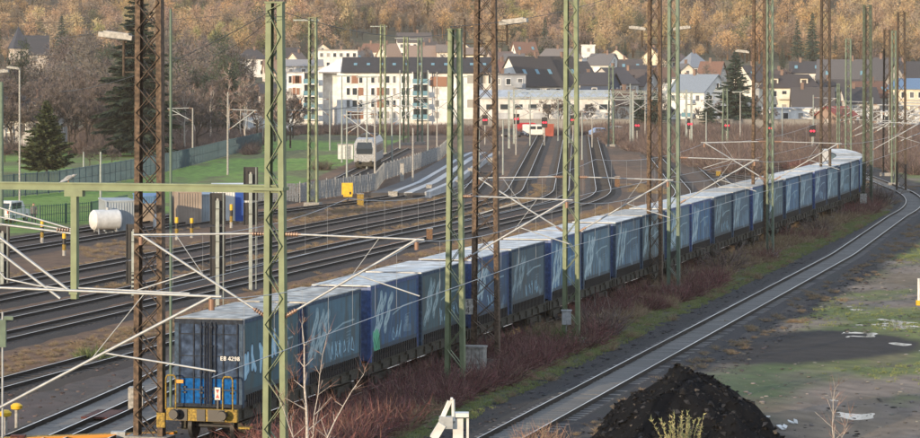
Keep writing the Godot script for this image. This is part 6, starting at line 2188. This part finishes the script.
	var cols := []
	for i in 16000:
		var n: float = [rng.randf_range(-20.8, 3.0), rng.randf_range(-27.0, -19.0), rng.randf_range(-52.0, -34.5)][i % 3]
		var q := rng.randf_range(72, 190)
		if Vector2((n + 18.0) / 5.6, (q - 131.0) / 7.0).length() < 1.0 and i % 3 == 0: continue
		spots.append(Transform3D(Basis(Vector3.UP, rng.randf() * TAU).scaled(Vector3(1.3, 0.7, 1.0) * (0.025 + 0.09 * pow(rng.randf(), 4.0))), yard(n, q, GROUND + (0.12 if n < -34 else 0.02))))
		cols.append(tint([Color(.13, .12, .11), Color(.05, .05, .055), Color(.09, .07, .065)][i % 3], 0.6))
	tag(scatter("gravel", stone.mesh(), M.lump, spots, cols), "loose stones strewn over the lot and along the track beds", "gravel", "", "stuff")
	# single shrubs
	var shr := [[258, 345, 1.3, "olive green weed tuft between the tracks at the lower left", Color(.1, .13, .05), 94], [244, 322, 0.6, "small dry weed cushion between the tracks", Color(.16, .13, .06), 90], [558, 340, 1.6, "green leaved bramble patch beside the single track", Color(.07, .11, .035), 130], [300, 300, 0.1, "", Color(), 0]]
	var sp := [[92, 361, 0.8, "olive green weed clump between the left tracks", Color(.1, .13, .05)], [556, 348, 1.3, "green leaved bramble patch beside the single track", Color(.07, .11, .035)], [330, 190, 1.0, "brown bush on the lawn left of the shed", Color(.1, .06, .045)], [322, 170, 1.6, "dark twiggy heap on the lawn", Color(.09, .07, .06)], [250, 150, 1.8, "dark bush before the bare wood", Color(.08, .065, .05)]]
	for g in sp:
		var o := thing("shrub", g[3], "shrub", gp(g[0], g[1]), 0, "single shrubs")
		put("stems", shrub_shape(g[2], g[2] * 2.2, 220, 0.025, [g[4], g[4] * 1.4, g[4] * 0.7]), M.twig, o)

func sapling(label: String, u: float, z: float, h: float, stems: Array, col: Material) -> void:
	var p := at(u, 62, z)
	p.y = GROUND
	var o := thing("birch_sapling", label, "sapling", p)
	var w := Shape.new()
	var t := Shape.new()
	for st in stems:
		var last := Vector3(st[0], 0, 0)
		for i in 9:
			var f := (i + 1) / 9.0
			var q := Vector3(st[0] + st[1] * f * f + rng.randf_range(-.03, .03), h * st[2] * f, rng.randf_range(-.05, .05))
			var r: float = st[3] * (1.0 - 0.82 * f)
			w.tube(last, q, st[3] * (1.0 - 0.82 * i / 9.0), r, 6, false)
			if i > 1:
				for k in 2:
					var d := (Vector3(rng.randf_range(-1, 1), rng.randf_range(0.5, 1.3), rng.randf_range(-.6, .6))).normalized()
					var l := rng.randf_range(0.5, 1.2) * (1.25 - f)
					w.tube(q, q + d * l, r * 0.5, 0.006, 4, false)
					for m in 4:
						var e := (d + rand_dir(0.3) * 0.7).normalized()
						spray(t, q + d * l * rng.randf_range(0.2, 1.0), e, rng.randf_range(0.3, 0.7), 0.006, tint(Color(.22, .12, .09)))
			last = q
	put("trunk", w, col, o)
	put("twigs", t, M.twig, o)

func heap() -> void:
	# black heap: a lumpy mound with loose lumps on it
	var peak := at(688, 62, 96.0)
	var second := at(735, 62, 88.0)
	var f := func(x: float, z: float) -> float:
		var a := Vector2((x - peak.x) / 3.6, (z - peak.z) / 4.6).length()
		var b := Vector2((x - second.x) / 2.3, (z - second.z) / 3.4).length()
		var h := maxf(2.8 * (0.4 * clampf(1.0 - a, 0, 1) + 0.6 * clampf(1.0 - a * a, 0, 1)), 2.3 * clampf(1.0 - b, 0, 1))
		var c := Vector2((x - peak.x + 1.9) / 2.1, (z - peak.z - 3.0) / 4.0).length()
		h = maxf(h, 1.0 * clampf(1.0 - c, 0, 1))
		return h + fine_noise.get_noise_2d(x * 9.0, z * 9.0) * 0.5 * minf(1.0, h) + fine_noise.get_noise_2d(x * 34.0, z * 34.0) * 0.14 * minf(1.0, h * 2.0)
	var o := thing("coal_heap", "big black heap of coal and clinker in the bottom right", "heap", peak * Vector3(1, 0, 1) + Vector3.UP * GROUND)
	var xs := steps(peak.x - 9.5, peak.x + 9.5, 0.14)
	var zs := steps(peak.z - 6.5, peak.z + 13.0, 0.14)
	var body := sheet("mound", xs, zs, func(x, z): return Vector3(x - peak.x, f.call(x, z) - 0.06, z - peak.z), func(_x, _z): return Color.WHITE, M.coal)
	body.get_parent().remove_child(body)
	body.remove_meta("kind")
	# the sheet's rows run towards the viewer: turn the faces outward
	o.add_child(body)
	var lump := Shape.new()
	for q in [[Vector3.UP, Vector3.RIGHT, Vector3.BACK], [Vector3.UP, Vector3.BACK, Vector3.LEFT], [Vector3.UP, Vector3.LEFT, Vector3.FORWARD], [Vector3.UP, Vector3.FORWARD, Vector3.RIGHT]]:
		lump.tri(q[0] * 0.7, q[2] * 1.1, q[1])
	var places := []
	var cols := []
	for i in 16000:
		var x := peak.x + rng.randf_range(-7.5, 7.5)
		var z := peak.z + rng.randf_range(-5.0, 11.0)
		var h: float = f.call(x, z)
		if h < 0.12 and rng.randf() < 0.85: continue
		places.append(Transform3D(Basis.from_euler(Vector3(rng.randf() * 0.8, rng.randf() * TAU, rng.randf() * 0.8)).scaled(Vector3.ONE * (0.02 + 0.13 * pow(rng.randf(), 5.0))), Vector3(x - peak.x, h - 0.05, z - peak.z)))
		var g := .004 + .05 * pow(rng.randf(), 3.0)
		cols.append(Color(g, g, g * 1.08) if rng.randf() < 0.95 else Color(.08, .07, .06))
	scatter("lump", lump.mesh(), M.lump, places, cols, o)
	var b := thing("mullein_bush", "pale yellow green bush growing on the front of the black heap", "bush", Vector3(second.x - 1.7, GROUND + 1.1, second.z + 0.9))
	var bs := Shape.new()
	for i in 46:
		var a := rng.randf() * TAU
		var q := Vector3(cos(a), 0, sin(a)) * rng.randf_range(0.05, 0.55)
		var d := (Vector3(q.x * 0.6, 1.0, q.z * 0.6) + rand_dir() * 0.25).normalized()
		var l := rng.randf_range(0.5, 1.35)
		bs.col = Color(.2, .15, .1)
		bs.tube(q, q + d * l, 0.012, 0.004, 3, false)
		for k in int(l * 34.0):
			spray(bs, q + d * l * rng.randf_range(0.15, 1.0), (rand_dir(0.5) + d * 0.5).normalized(), rng.randf_range(0.06, 0.15), 0.02, tint([Color(.26, .27, .13), Color(.33, .31, .17), Color(.2, .22, .1)][k % 3]))
	put("stems", bs, M.twig, b)
	var r := thing("reed_clump", "reddish dry stalks at the heap's left foot", "bush", Vector3(peak.x - 5.0, GROUND, peak.z + 0.5))
	put("stems", shrub_shape(1.1, 2.6, 160, 0.014, [Color(.28, .18, .13), Color(.22, .13, .1), Color(.3, .23, .16)], 1.3), M.twig, r)
	for i in 5:
		var q := gp([764.0, 753.0, 781.0, 792.0, 738.0][i], [419.0, 415.0, 429.0, 424.0, 408.0][i])
		var s := Shape.new()
		s.box(Vector3(0, 0.06, 0), Vector3(0.34, 0.03, 0.2), Basis(Vector3(0.2, 1, 0.1).normalized(), i * 1.1))
		s.box(Vector3(0.12, 0.1, 0.05), Vector3(0.18, 0.03, 0.16), Basis(Vector3(0.6, 1, 0.1).normalized(), i * 0.7))
		var l := put("litter_scrap", s, M.white)
		l.position = q
		tag(l, ["white scrap of rubbish at the heap's right foot", "small white scrap just above the larger one by the heap", "white scrap on the lot below the heap's right end", "pale scrap farthest right of the heap", "white scrap on the heap's lower shoulder"][i], "scrap", "scraps of rubbish by the heap")

func _ready() -> void:
	rng.seed = 20240117
	var cam := Camera3D.new()
	cam.name = "camera"
	cam.projection = Camera3D.PROJECTION_FRUSTUM
	cam.near = 1.0
	cam.far = 6000.0
	cam.size = 438.0 / FOCAL
	cam.frustum_offset = Vector2(0, -(219.0 - 62.0) / FOCAL)
	cam.position = Vector3(0, EYE, 0)
	add_child(cam)
	cam.current = true
	var env := Environment.new()
	env.background_mode = Environment.BG_SKY
	var sky := Sky.new()
	var sm := ProceduralSkyMaterial.new()
	sm.sky_top_color = Color(.70, .76, .84)
	sm.sky_horizon_color = Color(.90, .90, .88)
	sm.sky_curve = 0.18
	sm.sky_energy_multiplier = 0.85
	sm.ground_bottom_color = Color(.2, .19, .17)
	sm.ground_horizon_color = Color(.5, .5, .5)
	sky.sky_material = sm
	env.sky = sky
	env.tonemap_mode = Environment.TONE_MAPPER_LINEAR
	env.tonemap_exposure = 2.65
	env.fog_enabled = true
	env.fog_density = 0.0001
	env.fog_light_color = Color(.95, .9, .84)
	env.sdfgi_enabled = true
	env.ssao_enabled = true
	env.ssil_enabled = true
	var we := WorldEnvironment.new()
	we.name = "world_environment"
	we.environment = env
	add_child(we)
	var sun := DirectionalLight3D.new()
	sun.name = "sun"
	sun.light_energy = 0.8
	sun.light_color = Color(1.0, .89, .74)
	sun.light_angular_distance = 0.5
	sun.shadow_enabled = true
	sun.sky_mode = DirectionalLight3D.SKY_MODE_LIGHT_ONLY
	var e := deg_to_rad(8.0)
	var a := deg_to_rad(35.0)
	add_child(sun)
	sun.look_at_from_position(Vector3.ZERO, Vector3(sin(a) * cos(e), -sin(e), -cos(a) * cos(e)), Vector3.UP)

	hill_noise.seed = 3
	hill_noise.frequency = 0.004
	fine_noise.seed = 5
	fine_noise.frequency = 0.05
	materials()
	ground()
	tracks()
	buildings()
	masts()
	signals()
	whole_train()
	trackside()
	vehicles()
	forest()
	woods()
	brambles()
	sapling("pale birch sapling with reddish twigs before the first containers", 308, 82, 5.6, [[0, -.15, 1.0, .075], [.12, 1.5, .74, .045], [-.1, -.75, .62, .035], [.05, .5, .95, .03]], M.birch)
	sapling("thin pale sapling standing in the lot at the lower right", 832, 84, 3.5, [[0, .05, 1.0, .032], [.03, .45, .75, .02]], M.birch)
	sapling("reddish young sapling between the green mast and the pale birch", 285, 84, 5.0, [[0, .3, 1.0, .02], [.2, .1, .85, .018]], M.bark)
	heap()
